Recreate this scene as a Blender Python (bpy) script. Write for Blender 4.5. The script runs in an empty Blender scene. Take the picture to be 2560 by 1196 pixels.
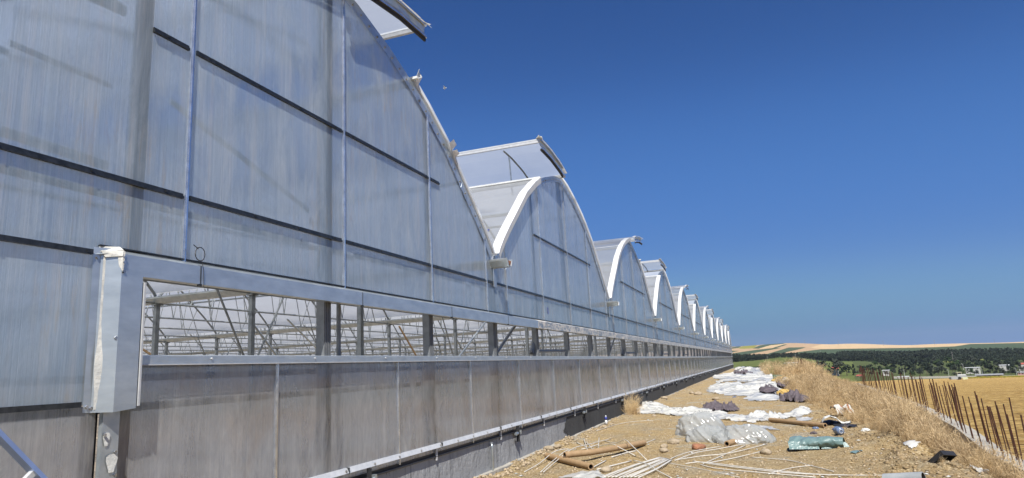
import bpy, bmesh, math, random
import numpy as np
from mathutils import Vector, Matrix, noise
random.seed(7); np.random.seed(7)
S = bpy.context.scene; COL = S.collection
# ------------------------------------------------------------------ camera
CZ = 1.65; PW, PH = 2560.0, 1196.0
FPX, YAW, PITCH, ROLL = 1670.25, 0.340942, 0.192645, -0.0518215
Fv = np.array([-math.sin(YAW)*math.cos(PITCH), math.cos(YAW)*math.cos(PITCH), math.sin(PITCH)])
Rv = np.array([math.cos(YAW), math.sin(YAW), 0.]); Uv = np.cross(Rv, Fv)
c_, s_ = math.cos(ROLL), math.sin(ROLL)
Rv, Uv = c_*Rv + s_*Uv, -s_*Rv + c_*Uv
cam = bpy.data.objects.new('camera', bpy.data.cameras.new('camera')); COL.objects.link(cam)
m = Matrix.Identity(4)
for i in range(3):
    m[i][0], m[i][1], m[i][2] = Rv[i], Uv[i], -Fv[i]
m[0][3], m[1][3], m[2][3] = 0, 0, CZ
cam.matrix_world = m
cam.data.sensor_fit = 'HORIZONTAL'; cam.data.sensor_width = 36; cam.data.lens = FPX/PW*36
cam.data.clip_start = 0.05; cam.data.clip_end = 20000
S.camera = cam
def ray(px, py):
    d = Fv*FPX + Rv*(px-PW/2) + Uv*(PH/2-py); return d/np.linalg.norm(d)
# ------------------------------------------------------------------ world, sun, exposure
LIGHT = Vector((-0.42, 1.0, -1.38)).normalized()      # the way the sunlight travels
sd = -LIGHT; EL = math.asin(sd.z); AZ = math.atan2(sd.x, sd.y)
W = bpy.data.worlds.new('World'); S.world = W; W.use_nodes = True
nt = W.node_tree; bg = nt.nodes['Background']
sky = nt.nodes.new('ShaderNodeTexSky'); sky.sky_type = 'NISHITA'; sky.sun_disc = False
sky.sun_elevation = EL; sky.sun_rotation = AZ; sky.altitude = 3000; sky.air_density = 1.0; sky.dust_density = 0.0; sky.ozone_density = 6.0
# grade of the clear summer sky: deep blue overhead, grey-blue haze at the horizon
dn = nt.nodes.new('ShaderNodeVectorMath'); dn.operation = 'SCALE'; dn.inputs[3].default_value = .08; nt.links.new(sky.outputs[0], dn.inputs[0])
cv = nt.nodes.new('ShaderNodeRGBCurve'); nt.links.new(dn.outputs[0], cv.inputs['Color'])
for ch, pts in enumerate((((.0,.0),(.046,.027),(.078,.060),(.134,.092),(.223,.148),(.436,.135),(1,.15)), ((0,0),(.095,.093),(.156,.178),(.266,.235),(.412,.312),(.65,.268),(1,.26)), ((0,0),(.213,.305),(.338,.497),(.51,.555),(.62,.545),(.74,.46),(.85,.37),(1,.32)))):
    c = cv.mapping.curves[ch]
    while len(c.points) > 2: c.points.remove(c.points[1])
    c.points[0].location = pts[0]; c.points[-1].location = pts[-1]
    for p in pts[1:-1]: c.points.new(*p)
cv.mapping.update()
up = nt.nodes.new('ShaderNodeVectorMath'); up.operation = 'SCALE'; up.inputs[3].default_value = 10; nt.links.new(cv.outputs[0], up.inputs[0])
nt.links.new(up.outputs[0], bg.inputs[0]); bg.inputs[1].default_value = 0.0735
sl = bpy.data.lights.new('sun', 'SUN'); sl.energy = 5.0; sl.angle = math.radians(0.53); sl.color = (1, .955, .88)
sun = bpy.data.objects.new('sun', sl); COL.objects.link(sun); sun.location = (0, -20, 30)
sun.rotation_euler = LIGHT.to_track_quat('-Z', 'Y').to_euler()
S.view_settings.view_transform = 'Standard'; S.view_settings.look = 'None'; S.view_settings.gamma = 1
S.view_settings.exposure = 0.5
S.render.engine = 'CYCLES'; cy = S.cycles
cy.use_denoising = True; cy.max_bounces = 14; cy.transparent_max_bounces = 20; cy.transmission_bounces = 12; cy.glossy_bounces = 4; cy.diffuse_bounces = 8
cy.caustics_reflective = False; cy.caustics_refractive = False; cy.sample_clamp_indirect = 6
try: cy.use_light_tree = True
except Exception: pass
# ------------------------------------------------------------------ material helpers
def mat(name):
    M = bpy.data.materials.new(name); M.use_nodes = True; n = M.node_tree.nodes
    return M, M.node_tree, n['Principled BSDF'], n['Material Output']
def N(nt, t, **k):
    n = nt.nodes.new(t)
    for a, b in k.items():
        if a == 'inp':
            for q, v in b.items(): n.inputs[q].default_value = v
        else: setattr(n, a, b)
    return n
def noise_fac(nt, scale=(1,1,1), nscale=5, detail=6, lo=.35, hi=.65, rough=.6, rot=(0,0,0), coord='Object', dist=0):
    tc = N(nt, 'ShaderNodeTexCoord'); mp = N(nt, 'ShaderNodeMapping'); mp.inputs['Scale'].default_value = scale; mp.inputs['Rotation'].default_value = rot
    nz = N(nt, 'ShaderNodeTexNoise', inp={'Scale': nscale, 'Detail': detail, 'Roughness': rough, 'Distortion': dist})
    nt.links.new(tc.outputs[coord], mp.inputs[0]); nt.links.new(mp.outputs[0], nz.inputs['Vector'])
    mr = N(nt, 'ShaderNodeMapRange', inp={1: lo, 2: hi}); nt.links.new(nz.outputs[0], mr.inputs[0])
    return mr.outputs[0]
def mixc(nt, fac, a, b):
    mx = N(nt, 'ShaderNodeMix', data_type='RGBA')
    for s, v in ((0, fac), (6, a), (7, b)):
        if hasattr(v, 'is_linked') or hasattr(v, 'links'): nt.links.new(v, mx.inputs[s])
        else: mx.inputs[s].default_value = v if s == 0 else (*v, 1)
    return mx.outputs[2]
def bump(nt, h, strength=.3, dist=.02, nrm=None):
    b = N(nt, 'ShaderNodeBump', inp={'Strength': strength, 'Distance': dist}); nt.links.new(h, b.inputs['Height'])
    if nrm: nt.links.new(nrm, b.inputs['Normal'])
    return b.outputs[0]
def simple(name, c1, c2=None, rough=.6, metal=0, nscale=6, scale=(1,1,1), bs=.0, bd=.01, spec=.5, lo=.35, hi=.65):
    M, t, P, O = mat(name)
    c2 = c2 or tuple(v*.7 for v in c1)
    f = noise_fac(t, scale, nscale, lo=lo, hi=hi)
    t.links.new(mixc(t, f, c1, c2), P.inputs['Base Color'])
    P.inputs['Roughness'].default_value = rough; P.inputs['Metallic'].default_value = metal; P.inputs['Specular IOR Level'].default_value = spec
    if bs: t.links.new(bump(t, noise_fac(t, scale, nscale*3), bs, bd), P.inputs['Normal'])
    return M
def schlick(nt, F0, scale, nrm=None, p=5.):
    # reflectance that is the same from both sides of a thin sheet
    lw = N(nt, 'ShaderNodeLayerWeight', inp={0: .5}); 
    if nrm: nt.links.new(nrm, lw.inputs['Normal'])
    pw = N(nt, 'ShaderNodeMath', operation='POWER', inp={1: p}); nt.links.new(lw.outputs['Facing'], pw.inputs[0])
    ma = N(nt, 'ShaderNodeMath', operation='MULTIPLY_ADD', inp={1: (1-F0)*scale, 2: F0*scale}); nt.links.new(pw.outputs[0], ma.inputs[0]); return ma.outputs[0]
def film(name, col=(.8,.83,.84), transp=.22, trans=.45, rough=.3, gl=.12, nscale=3, dirt=(.62,.66,.66), bs=.25, bd=.02, scale=(1,1,1)):
    M, t, P, O = mat(name); t.nodes.remove(P)
    f = noise_fac(t, scale, nscale, lo=.4, hi=.7)
    c = mixc(t, f, col, dirt)
    nb = bump(t, noise_fac(t, scale, nscale*2, lo=0, hi=1), bs, bd)
    df = N(t, 'ShaderNodeBsdfDiffuse'); tr = N(t, 'ShaderNodeBsdfTranslucent'); tp = N(t, 'ShaderNodeBsdfTransparent'); g = N(t, 'ShaderNodeBsdfGlossy', inp={'Roughness': rough})
    for q in (df, tr, g): t.links.new(nb, q.inputs['Normal'])
    t.links.new(c, df.inputs[0]); t.links.new(c, tr.inputs[0])
    m1 = N(t, 'ShaderNodeMixShader', inp={0: trans}); t.links.new(df.outputs[0], m1.inputs[1]); t.links.new(tr.outputs[0], m1.inputs[2])
    m2 = N(t, 'ShaderNodeMixShader', inp={0: transp}); t.links.new(m1.outputs[0], m2.inputs[1]); t.links.new(tp.outputs[0], m2.inputs[2])
    m3 = N(t, 'ShaderNodeMixShader'); t.links.new(schlick(t, .04+gl*.3, .8), m3.inputs[0]); t.links.new(m2.outputs[0], m3.inputs[1]); t.links.new(g.outputs[0], m3.inputs[2])
    t.links.new(m3.outputs[0], O.inputs[0]); return M
def poly_mat(name, tint, stain, frost=.5, seed=0, stain_hi=.62, rough=.42, ochre=False, scratch=False):
    # twin-wall polycarbonate: frosted see-through sheet with fine vertical ribs, dust streaks and a glossy face
    M, t, P, O = mat(name); t.nodes.remove(P)
    ribs = noise_fac(t, (1, 38, .22), 2.2, detail=5, lo=.36, hi=.64, rough=.7)
    smear = noise_fac(t, (1, 2.2, .55), 1.7+seed*.1, detail=9, lo=.42, hi=stain_hi, rough=.68, dist=.6)
    streak = noise_fac(t, (1, 9, .35), 1.3, detail=7, lo=.5, hi=.72, rough=.7)
    base = mixc(t, smear, tint, stain); base = mixc(t, streak, base, tuple(min(1, v*1.12) for v in stain))
    if ochre:      # rusty dust that ran down in patches
        o1 = noise_fac(t, (1, 5, .7), 2.6, detail=9, lo=.52, hi=.62, rough=.7, dist=.5); o2 = noise_fac(t, (1, .42, .30), 1.15, detail=2, lo=.52, hi=.60)
        mm = N(t, 'ShaderNodeMath', operation='MULTIPLY'); t.links.new(o1, mm.inputs[0]); t.links.new(o2, mm.inputs[1]); m5 = N(t, "ShaderNodeMath", operation="MULTIPLY", inp={1: .7}); t.links.new(mm.outputs[0], m5.inputs[0]); base = mixc(t, m5.outputs[0], base, (.92,.80,.62))
    if scratch:    # wiping marks: thin pale arcs and brown smears
        tc = N(t, 'ShaderNodeTexCoord'); mp = N(t, 'ShaderNodeMapping'); mp.inputs['Scale'].default_value = (1, 1.3, .8); t.links.new(tc.outputs['Object'], mp.inputs[0]); nz = N(t, 'ShaderNodeTexNoise', inp={'Scale': 2.6, 'Detail': 2, 'Distortion': 2.4}); t.links.new(mp.outputs[0], nz.inputs['Vector'])
        ab = N(t, 'ShaderNodeMath', operation='SUBTRACT', inp={1: .5}); t.links.new(nz.outputs[0], ab.inputs[0]); ac = N(t, 'ShaderNodeMath', operation='ABSOLUTE'); t.links.new(ab.outputs[0], ac.inputs[0]); mr = N(t, 'ShaderNodeMapRange', inp={1: .0, 2: .028, 3: 1., 4: 0}); t.links.new(ac.outputs[0], mr.inputs[0])
        g2 = N(t, 'ShaderNodeMath', operation='MULTIPLY'); t.links.new(mr.outputs[0], g2.inputs[0]); t.links.new(noise_fac(t, (1,1,1), 1.7, 5, .48, .62), g2.inputs[1]); base = mixc(t, g2.outputs[0], base, (.95,.92,.86))
        base = mixc(t, noise_fac(t, (1,1.1,.8), .9, 6, .46, .60, dist=1), base, (.74,.66,.60)); base = mixc(t, noise_fac(t, (1,3,.8), 1.5, 6, .56, .76, dist=1.0), base, (.42,.44,.47)); base = mixc(t, noise_fac(t, (1,6,.6), 2.3, 7, .55, .64, dist=1.2, rough=.7), base, (.98,.97,.93))
    rc = mixc(t, ribs, base, tuple(v*.66 for v in tint))
    nb = bump(t, ribs, .22, .004)
    df = N(t, 'ShaderNodeBsdfDiffuse'); tr = N(t, 'ShaderNodeBsdfTranslucent'); rf = N(t, 'ShaderNodeBsdfRefraction', inp={'Roughness': rough, 'IOR': 1.18}); g = N(t, 'ShaderNodeBsdfGlossy', inp={'Roughness': .08})
    for q in (df, rf, g): t.links.new(nb, q.inputs['Normal'])
    t.links.new(rc, df.inputs[0]); t.links.new(base, tr.inputs[0]); rf.inputs[0].default_value = (.80, .86, .97, 1)
    m1 = N(t, 'ShaderNodeMixShader', inp={0: .5}); t.links.new(df.outputs[0], m1.inputs[1]); t.links.new(tr.outputs[0], m1.inputs[2])
    fr = N(t, 'ShaderNodeMath', operation='MULTIPLY_ADD', inp={1: .35, 2: frost}); t.links.new(smear, fr.inputs[0])
    m2 = N(t, 'ShaderNodeMixShader'); t.links.new(fr.outputs[0], m2.inputs[0]); t.links.new(rf.outputs[0], m2.inputs[1]); t.links.new(m1.outputs[0], m2.inputs[2])
    m3 = N(t, 'ShaderNodeMixShader'); t.links.new(schlick(t, .075, .9, nb, 4.), m3.inputs[0]); t.links.new(m2.outputs[0], m3.inputs[1]); t.links.new(g.outputs[0], m3.inputs[2])
    t.links.new(m3.outputs[0], O.inputs[0]); return M
MT = {}
MT['poly'] = poly_mat('polycarbonate', (.75,.89,1.0), (.90,.95,1.0), .43, 0, .80, rough=.17, ochre=True)
MT['poly_low'] = poly_mat('dusty_polycarbonate', (.84,.86,.90), (.94,.92,.88), .30, 2, .70, rough=.16, scratch=True)
MT['vent'] = film('vent_film', (.78,.84,.90), .46, .50, .3, .0, .8, (.70,.76,.82), .1, .02)
MT['film'] = film('greenhouse_film', (.86,.90,.93), .32, .78, .35, .0, .8, (.78,.82,.86), .15, .02)
MT['film_edge'] = film('folded_film', (.86,.87,.86), .0, .25, .4, .0, 6, (.76,.78,.78), .3, .01)
MT['sheet'] = film('loose_plastic', (.80,.80,.77), .08, .34, .2, .06, 5, (.66,.68,.66), .3, .012)
MT['bag'] = film('clear_plastic', (.66,.69,.69), .42, .42, .10, .14, 3, (.54,.58,.58), .3, .015)
MT['galv'] = simple('galvanised_steel', (.55,.59,.61), (.42,.47,.50), .38, .75, 9, bs=.05)
MT['flash'] = simple('zinc_flashing', (.60,.66,.70), (.45,.51,.56), .34, .7, 3, (1,1.5,4), bs=.04, lo=.3, hi=.7)
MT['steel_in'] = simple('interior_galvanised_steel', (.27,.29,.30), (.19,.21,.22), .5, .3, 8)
MT['post'] = simple('backlit_galvanised_steel', (.21,.22,.23), (.15,.16,.17), .5, .3, 8)  # galvanised steel with its backlit shade put into the base colour
MT['dark'] = simple('dark_clip_rail', (.035,.04,.043), (.07,.075,.08), .35, .6, 20)
MT['rubber'] = simple('black_rubber', (.01,.01,.01), (.02,.02,.02), .7)
MT['alu'] = simple('bright_aluminium', (.80,.82,.85), (.6,.62,.66), .22, .9, 12)
MT['alurail'] = simple('white_aluminium_rail', (.62,.63,.64), (.50,.52,.54), .42, .15, 14)
MT['paste'] = simple('white_sealant', (.66,.66,.62), (.50,.51,.49), .75, 0, 14, bs=.3, bd=.006)
MT['screw'] = simple('steel_screw', (.7,.7,.7), (.3,.3,.3), .3, .9)
MT['card'] = simple('brown_cardboard', (.36,.245,.135), (.29,.19,.10), .75, 0, 12, (1,1,1), .1, .004)
MT['cardin'] = simple('cardboard_inside', (.10,.07,.045), (.06,.04,.03), .9)
MT['white'] = simple('white_pvc', (.64,.62,.57), (.52,.50,.45), .45, 0, 18)
MT['purple'] = simple('mauve_fabric', (.12,.098,.112), (.07,.058,.066), .75, 0, 8, bs=.4)
MT['teal'] = simple('teal_tarpaulin', (.17,.25,.245), (.12,.20,.20), .28, 0, 5, bs=.3, bd=.02)
MT['stone'] = simple('pale_stone', (.44,.36,.26), (.30,.24,.16), .85, 0, 6, bs=.6, bd=.03)
MT['redstone'] = simple('red_brick_stone', (.38,.17,.09), (.25,.12,.07), .85, 0, 6, bs=.6, bd=.03)
MT['rust'] = simple('rusty_steel', (.085,.028,.014), (.045,.018,.011), .85, .1, 40)
MT['blue'] = simple('blue_water_bottle', (.16,.22,.34), (.09,.12,.2), .2, 0, 9)
MT['greypipe'] = simple('grey_pipe', (.34,.36,.37), (.26,.28,.29), .4, 0, 7)
MT['black'] = simple('black_plastic', (.015,.015,.017), (.03,.03,.033), .5)
MT['green'] = simple('green_plastic', (.02,.16,.11), (.015,.1,.08), .35)
MT['yellow'] = simple('straw_yellow_sack', (.50,.34,.10), (.4,.27,.09), .8, bs=.4)
MT['red'] = simple('red_paint', (.45,.06,.04), (.3,.05,.04), .5)
MT['bluepaint'] = simple('blue_painted_label', (.03,.05,.3), (.02,.03,.2), .4)
MT['ladder'] = simple('ladder_aluminium', (.42,.50,.66), (.35,.42,.56), .35, .8, 6)
MT['soil'] = simple('greenhouse_soil', (.42,.34,.25), (.30,.24,.17), .95, 0, .7, bs=.4)
# concrete with drips and pits
def concrete(name, c1, c2, c3):
    M, t, P, O = mat(name)
    a = mixc(t, noise_fac(t, (1,1,.35), 2.2, 8, .35, .68), c1, c2)
    a = mixc(t, noise_fac(t, (1,7,.5), 2, 6, .55, .7), a, c3)
    pits = N(t, 'ShaderNodeTexVoronoi', inp={'Scale': 16}); tc = N(t, 'ShaderNodeTexCoord'); mp = N(t, 'ShaderNodeMapping'); mp.inputs['Scale'].default_value = (1,1,.6)
    t.links.new(tc.outputs['Object'], mp.inputs[0]); t.links.new(mp.outputs[0], pits.inputs['Vector'])
    mr = N(t, 'ShaderNodeMapRange', inp={1: .06, 2: .16, 3: 1, 4: 0}); t.links.new(pits.outputs['Distance'], mr.inputs[0])
    gate = N(t, 'ShaderNodeMath', operation='MULTIPLY'); t.links.new(mr.outputs[0], gate.inputs[0]); t.links.new(noise_fac(t, (1,1,1), 3, 3, .5, .6), gate.inputs[1])
    a = mixc(t, gate.outputs[0], a, (.03,.03,.032)); t.links.new(a, P.inputs['Base Color']); P.inputs['Roughness'].default_value = .88
    t.links.new(bump(t, noise_fac(t, (1,1,.6), 14, 8, 0, 1), .7, .03), P.inputs['Normal']); return M
MT['conc'] = concrete('board_marked_concrete', (.36,.37,.38), (.27,.28,.29), (.18,.185,.19))
MT['conc_dark'] = concrete('dark_concrete', (.052,.054,.056), (.036,.038,.04), (.022,.023,.024))
MT['conc_pale'] = concrete('pale_footing', (.42,.40,.35), (.33,.31,.27), (.25,.24,.21))
# ------------------------------------------------------------------ mesh helpers
class MB:
    def __init__(s): s.v = []; s.f = []
    def quad(s, *p): n = len(s.v); s.v += [tuple(q) for q in p]; s.f.append(tuple(range(n, n+len(p)))); return s
    def box(s, x0, x1, y0, y1, z0, z1):
        n = len(s.v); s.v += [(x,y,z) for x in (x0,x1) for y in (y0,y1) for z in (z0,z1)]
        s.f += [tuple(n+i for i in q) for q in ((0,1,3,2),(4,6,7,5),(0,4,5,1),(2,3,7,6),(0,2,6,4),(1,5,7,3))]; return s
    def obox(s, c, ax, hx, hy, hz):
        n = len(s.v); c = Vector(c)
        for i in (-1,1):
            for j in (-1,1):
                for k in (-1,1): s.v.append(tuple(c + ax[0]*hx*i + ax[1]*hy*j + ax[2]*hz*k))
        s.f += [tuple(n+i for i in q) for q in ((0,1,3,2),(4,6,7,5),(0,4,5,1),(2,3,7,6),(0,2,6,4),(1,5,7,3))]; return s
    def bar(s, a, b, w, h=None, up=(0,0,1)):
        a, b = Vector(a), Vector(b); d = b-a; L = d.length
        if L < 1e-6: return s
        d.normalize(); u = Vector(up)
        if abs(d.dot(u)) > .98: u = Vector((1,0,0))
        e1 = d.cross(u).normalized(); e2 = e1.cross(d)
        return s.obox((a+b)/2, (d, e1, e2), L/2, w/2, (h or w)/2)
    def tube(s, pts, r, k=6, cap=True, r2=None):
        pts = [Vector(p) for p in pts]; n0 = len(s.v); m_ = len(pts)
        for i, p in enumerate(pts):
            d = (pts[min(i+1,m_-1)]-pts[max(i-1,0)]); d.normalize()
            u = Vector((0,0,1)) if abs(d.z) < .95 else Vector((1,0,0))
            e1 = d.cross(u).normalized(); e2 = e1.cross(d); rr = r if r2 is None else r+(r2-r)*i/(m_-1)
            for j in range(k):
                a = 2*math.pi*j/k; s.v.append(tuple(p + (e1*math.cos(a)+e2*math.sin(a))*rr))
        for i in range(m_-1):
            for j in range(k):
                a = n0+i*k+j; b = n0+i*k+(j+1)%k; s.f.append((a, b, b+k, a+k))
        if cap: s.f.append(tuple(n0+j for j in range(k))[::-1]); s.f.append(tuple(n0+(m_-1)*k+j for j in range(k)))
        return s
    def mesh(s, name, m_, smooth=False):
        me = bpy.data.meshes.new(name); me.from_pydata(s.v, [], s.f)
        if m_: me.materials.append(m_)
        me.validate(); 
        bm = bmesh.new(); bm.from_mesh(me); bmesh.ops.recalc_face_normals(bm, faces=bm.faces); bm.to_mesh(me); bm.free()
        if smooth: me.polygons.foreach_set('use_smooth', [True]*len(me.polygons))
        return me
    def build(s, name, m_, parent=None, smooth=False, loc=None):
        o = bpy.data.objects.new(name, s.mesh(name, m_, smooth)); COL.objects.link(o)
        if parent: o.parent = parent
        if loc: o.location = loc
        return o
def npmesh(name, v, f, m_, smooth=False):
    v = np.asarray(v, dtype=np.float32); f = np.asarray(f, dtype=np.int32); k = f.shape[1]
    me = bpy.data.meshes.new(name); me.vertices.add(len(v)); me.vertices.foreach_set('co', v.ravel())
    me.loops.add(f.size); me.loops.foreach_set('vertex_index', f.ravel())
    me.polygons.add(len(f)); me.polygons.foreach_set('loop_start', np.arange(0, f.size, k, dtype=np.int32))
    try: me.polygons.foreach_set('loop_total', np.full(len(f), k, dtype=np.int32))
    except Exception: pass
    if smooth: me.polygons.foreach_set('use_smooth', np.ones(len(f), dtype=bool))
    me.update(calc_edges=True); me.validate()
    if m_: me.materials.append(m_)
    return me
def link(name, me, parent=None, loc=None):
    o = bpy.data.objects.new(name, me); COL.objects.link(o)
    if parent: o.parent = parent
    if loc is not None: o.location = loc
    return o
def tag(o, label=None, cat=None, group=None, kind=None):
    if label: o['label'] = label
    if cat: o['category'] = cat
    if group: o['group'] = group
    if kind: o['kind'] = kind
    return o
def empty(name, loc=(0,0,0), rz=0):
    o = bpy.data.objects.new(name, None); COL.objects.link(o); o.location = loc; o.rotation_euler[2] = rz; o.empty_display_size = .2; return o
def rel(mb, loc):
    mb.v = [(a-loc[0], b-loc[1], c-loc[2]) for a, b, c in mb.v]; return mb
# vectorised value noise
_P = np.random.RandomState(3).rand(256, 256)
def vn(x, y):
    x = np.asarray(x, float); y = np.asarray(y, float)
    xi = np.floor(x).astype(int); yi = np.floor(y).astype(int); fx = x-xi; fy = y-yi
    fx = fx*fx*(3-2*fx); fy = fy*fy*(3-2*fy)
    g = lambda a, b: _P[a % 256, b % 256]
    return (g(xi,yi)*(1-fx)+g(xi+1,yi)*fx)*(1-fy)+(g(xi,yi+1)*(1-fx)+g(xi+1,yi+1)*fx)*fy
def fbm(x, y, o=4, g=.5):
    r = 0; a = 1; t = 0
    for i in range(o): r = r + a*vn(x*2**i+17*i, y*2**i+31*i); t += a; a *= g
    return r/t - .5
def sstep(a, b, x): t = np.clip((x-a)/(b-a), 0, 1); return t*t*(3-2*t)
# ------------------------------------------------------------------ terrain heights
def beam_x(y): return np.interp(y, [0, 8, 12, 16, 21.5, 29, 36, 45, 60], [2.85, 2.92, 3.0, 3.5, 3.9, 4.1, 4.3, 4.4, 4.4])
AZX = np.array([1700, 1840, 1960, 2100, 2300, 2560, 2900.])
HR = np.array([150, 400, 850, 1300, 1800, 2500, 4000, 9000.])
HD = np.array([[-160,-70,-36,-13,-6, 8, 25, 8],[-160,-70,-36,-13,-6, 8, 28, 8],[-150,-70,-33,-8,-3, 8, 30, 8],[-140,-85,-62,-30,-18, 0, 21, 4],
               [-140,-88,-74,-50,-28,-8, 9, 0],[-140,-92,-84,-60,-36,-12, 3,-6],[-140,-92,-84,-60,-36,-12, 2,-6.]])
HANG = []
for x_ in AZX:
    d = ray(x_, 885); HANG.append(math.atan2(d[0], d[1]))
HANG = np.array(HANG); HSC = np.array([math.sqrt(FPX**2+(x_-1280)**2+290**2) for x_ in AZX])
def far_h(x, y):
    r = np.hypot(x, y); a = np.arctan2(x, y); lr = np.log(np.maximum(r, 1)); LR = np.log(HR)
    ai = np.clip(np.interp(a, HANG, np.arange(len(HANG))), 0, len(HANG)-1.001); i = ai.astype(int); w = ai-i; w = w*w*(3-2*w)
    t = HD/HSC[:, None]
    rows = np.stack([np.interp(lr, LR, t[k]) for k in range(len(t))])
    A = np.take_along_axis(rows.reshape(len(t), -1), i.reshape(1, -1), 0)[0]; B = np.take_along_axis(rows.reshape(len(t), -1), (i+1).reshape(1, -1), 0)[0]
    e = (A.reshape(r.shape)*(1-w)+B.reshape(r.shape)*w)
    return e*r + CZ
def field_h(x, y):
    r = np.hypot(x, y); z = -.55-.036*np.maximum(0, r-10)
    bx = beam_x(y); return z + .35*(1-sstep(0, 2.2, x-bx))*sstep(0, 16, y)
def site_h(x, y):
    x = np.asarray(x, float); y = np.asarray(y, float)
    z = .05 + .05*fbm(x*.5, y*.5, 3) + .035*fbm(x*3, y*3, 3)
    bx = beam_x(y)
    u = (x-1.2)/(bx-1.2)
    z = z + .22*np.exp(-((x-(bx-1.1))/.75)**2)*(.7+1.2*fbm(x*2, y*2, 3)) - .42*sstep(.6, .95, u)*sstep(20, 11, y)
    z = z + sstep(.25, .5, u)*.10*fbm(x*7, y*7, 3)                  # clods on the bank
    z = z + .10*np.exp(-((x+4.1)/.28)**2)*(.5+1.5*fbm(x*4, y*2.5, 3))  # rubble along the footing
    z = z - 9*sstep(104, 150, y)
    return z
def gpt(px, py, dz=0.):
    # where the line of sight through a photo pixel meets the site ground
    d = ray(px, py); t0 = 2.
    for i in range(4000):
        t = t0+.03*i*(1+i*.004)
        p = d*t
        if p[2]+CZ <= float(site_h(p[0], p[1]))+dz: break
    return Vector((p[0], p[1], float(site_h(p[0], p[1]))))
def far_pt(px, r):
    d = ray(px, 885); a = math.atan2(d[0], d[1]); x, y = r*math.sin(a), r*math.cos(a)
    return x, y, float(far_h(np.array([x]), np.array([y]))[0])
def grid(xs, ys, hf):
    X, Y = np.meshgrid(xs, ys, indexing='ij'); Z = hf(X, Y); v = np.stack([X, Y, Z], -1).reshape(-1, 3)
    n, m_ = len(xs), len(ys); i, j = np.meshgrid(np.arange(n-1), np.arange(m_-1), indexing='ij'); a = (i*m_+j).ravel()
    return v, np.stack([a, a+m_, a+m_+1, a+1], -1)
# ------------------------------------------------------------------ ground materials
def dirt_mat():
    M, t, P, O = mat('dry_dirt')
    a = mixc(t, noise_fac(t, (1,1,1), .55, 8, .38, .62), (.40,.275,.115), (.345,.27,.155))
    a = mixc(t, noise_fac(t, (1,.6,1), 1.3, 9, .50, .62, rough=.7), a, (.30,.245,.16))
    a = mixc(t, noise_fac(t, (1,1,1), 6, 8, .48, .70), a, (.22,.15,.07))
    a = mixc(t, noise_fac(t, (1,1,1), .9, 5, .56, .66), a, (.33,.32,.27))
    a = mixc(t, noise_fac(t, (1,1,1), 26, 6, .50, .60, rough=.75), a, (.56,.45,.28))
    a = mixc(t, noise_fac(t, (1,1,1), 34, 6, .53, .61, rough=.75), a, (.15,.10,.05))
    t.links.new(a, P.inputs['Base Color']); P.inputs['Roughness'].default_value = .95; P.inputs['Specular IOR Level'].default_value = .15
    b1 = bump(t, noise_fac(t, (1,1,1), 30, 8, 0, 1), .9, .03); b2 = bump(t, noise_fac(t, (1,1,1), 120, 4, 0, 1), .6, .01, b1)
    t.links.new(b2, P.inputs['Normal']); return M
def field_mat():
    M, t, P, O = mat('stubble')
    rot = (0, 0, math.radians(-38))
    a = mixc(t, noise_fac(t, (.10,.4,1), 1.0, 9, .40, .60, rot=rot), (.58,.38,.12), (.38,.22,.06))
    a = mixc(t, noise_fac(t, (.7,1.3,1), 2.0, 9, .46, .58, rot=rot, rough=.75), a, (.70,.51,.21))
    a = mixc(t, noise_fac(t, (.8,1.4,1), 2.6, 9, .51, .57, rot=rot, rough=.75), a, (.15,.08,.03))
    t.links.new(a, P.inputs['Base Color']); P.inputs['Roughness'].default_value = .95; P.inputs['Specular IOR Level'].default_value = .1
    t.links.new(bump(t, noise_fac(t, (.6,1.5,1), 6, 9, 0, 1, rot=rot), 1.0, .35), P.inputs['Normal']); return M
def hills_mat():
    M, t, P, O = mat('farmland')
    at = N(t, 'ShaderNodeVertexColor', layer_name='Col')
    f = noise_fac(t, (1,1,1), .03, 8, .3, .7); mul = N(t, 'ShaderNodeMix', data_type='RGBA', blend_type='MULTIPLY'); mul.inputs[0].default_value = 1
    t.links.new(at.outputs[0], mul.inputs[6]); t.links.new(mixc(t, f, (1.1,1.1,1.1), (.8,.8,.8)), mul.inputs[7])
    t.links.new(mul.outputs[2], P.inputs['Base Color']); P.inputs['Roughness'].default_value = 1; P.inputs['Specular IOR Level'].default_value = 0; return M
# ------------------------------------------------------------------ the setting
xs = np.concatenate([np.arange(-4.6, 3.0, .055), [3.0, 3.1, 3.25, 3.5, 3.8, 4.1, 4.4, 4.8]]); ys = np.concatenate([np.arange(-40, 5, 1.), np.arange(5, 22, .055), np.arange(22, 45, .15), np.arange(45, 152, .6)])
def clip_site(X, Y):
    return np.where(X > beam_x(Y)-.02, np.minimum(site_h(X, Y), field_h(X, Y)-.3), site_h(X, Y))
v, f = grid(xs, ys, clip_site)
tag(link('ground', npmesh('ground', v, f, dirt_mat(), True)), 'dry ochre dirt strip beside the greenhouse', kind='structure')
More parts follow.
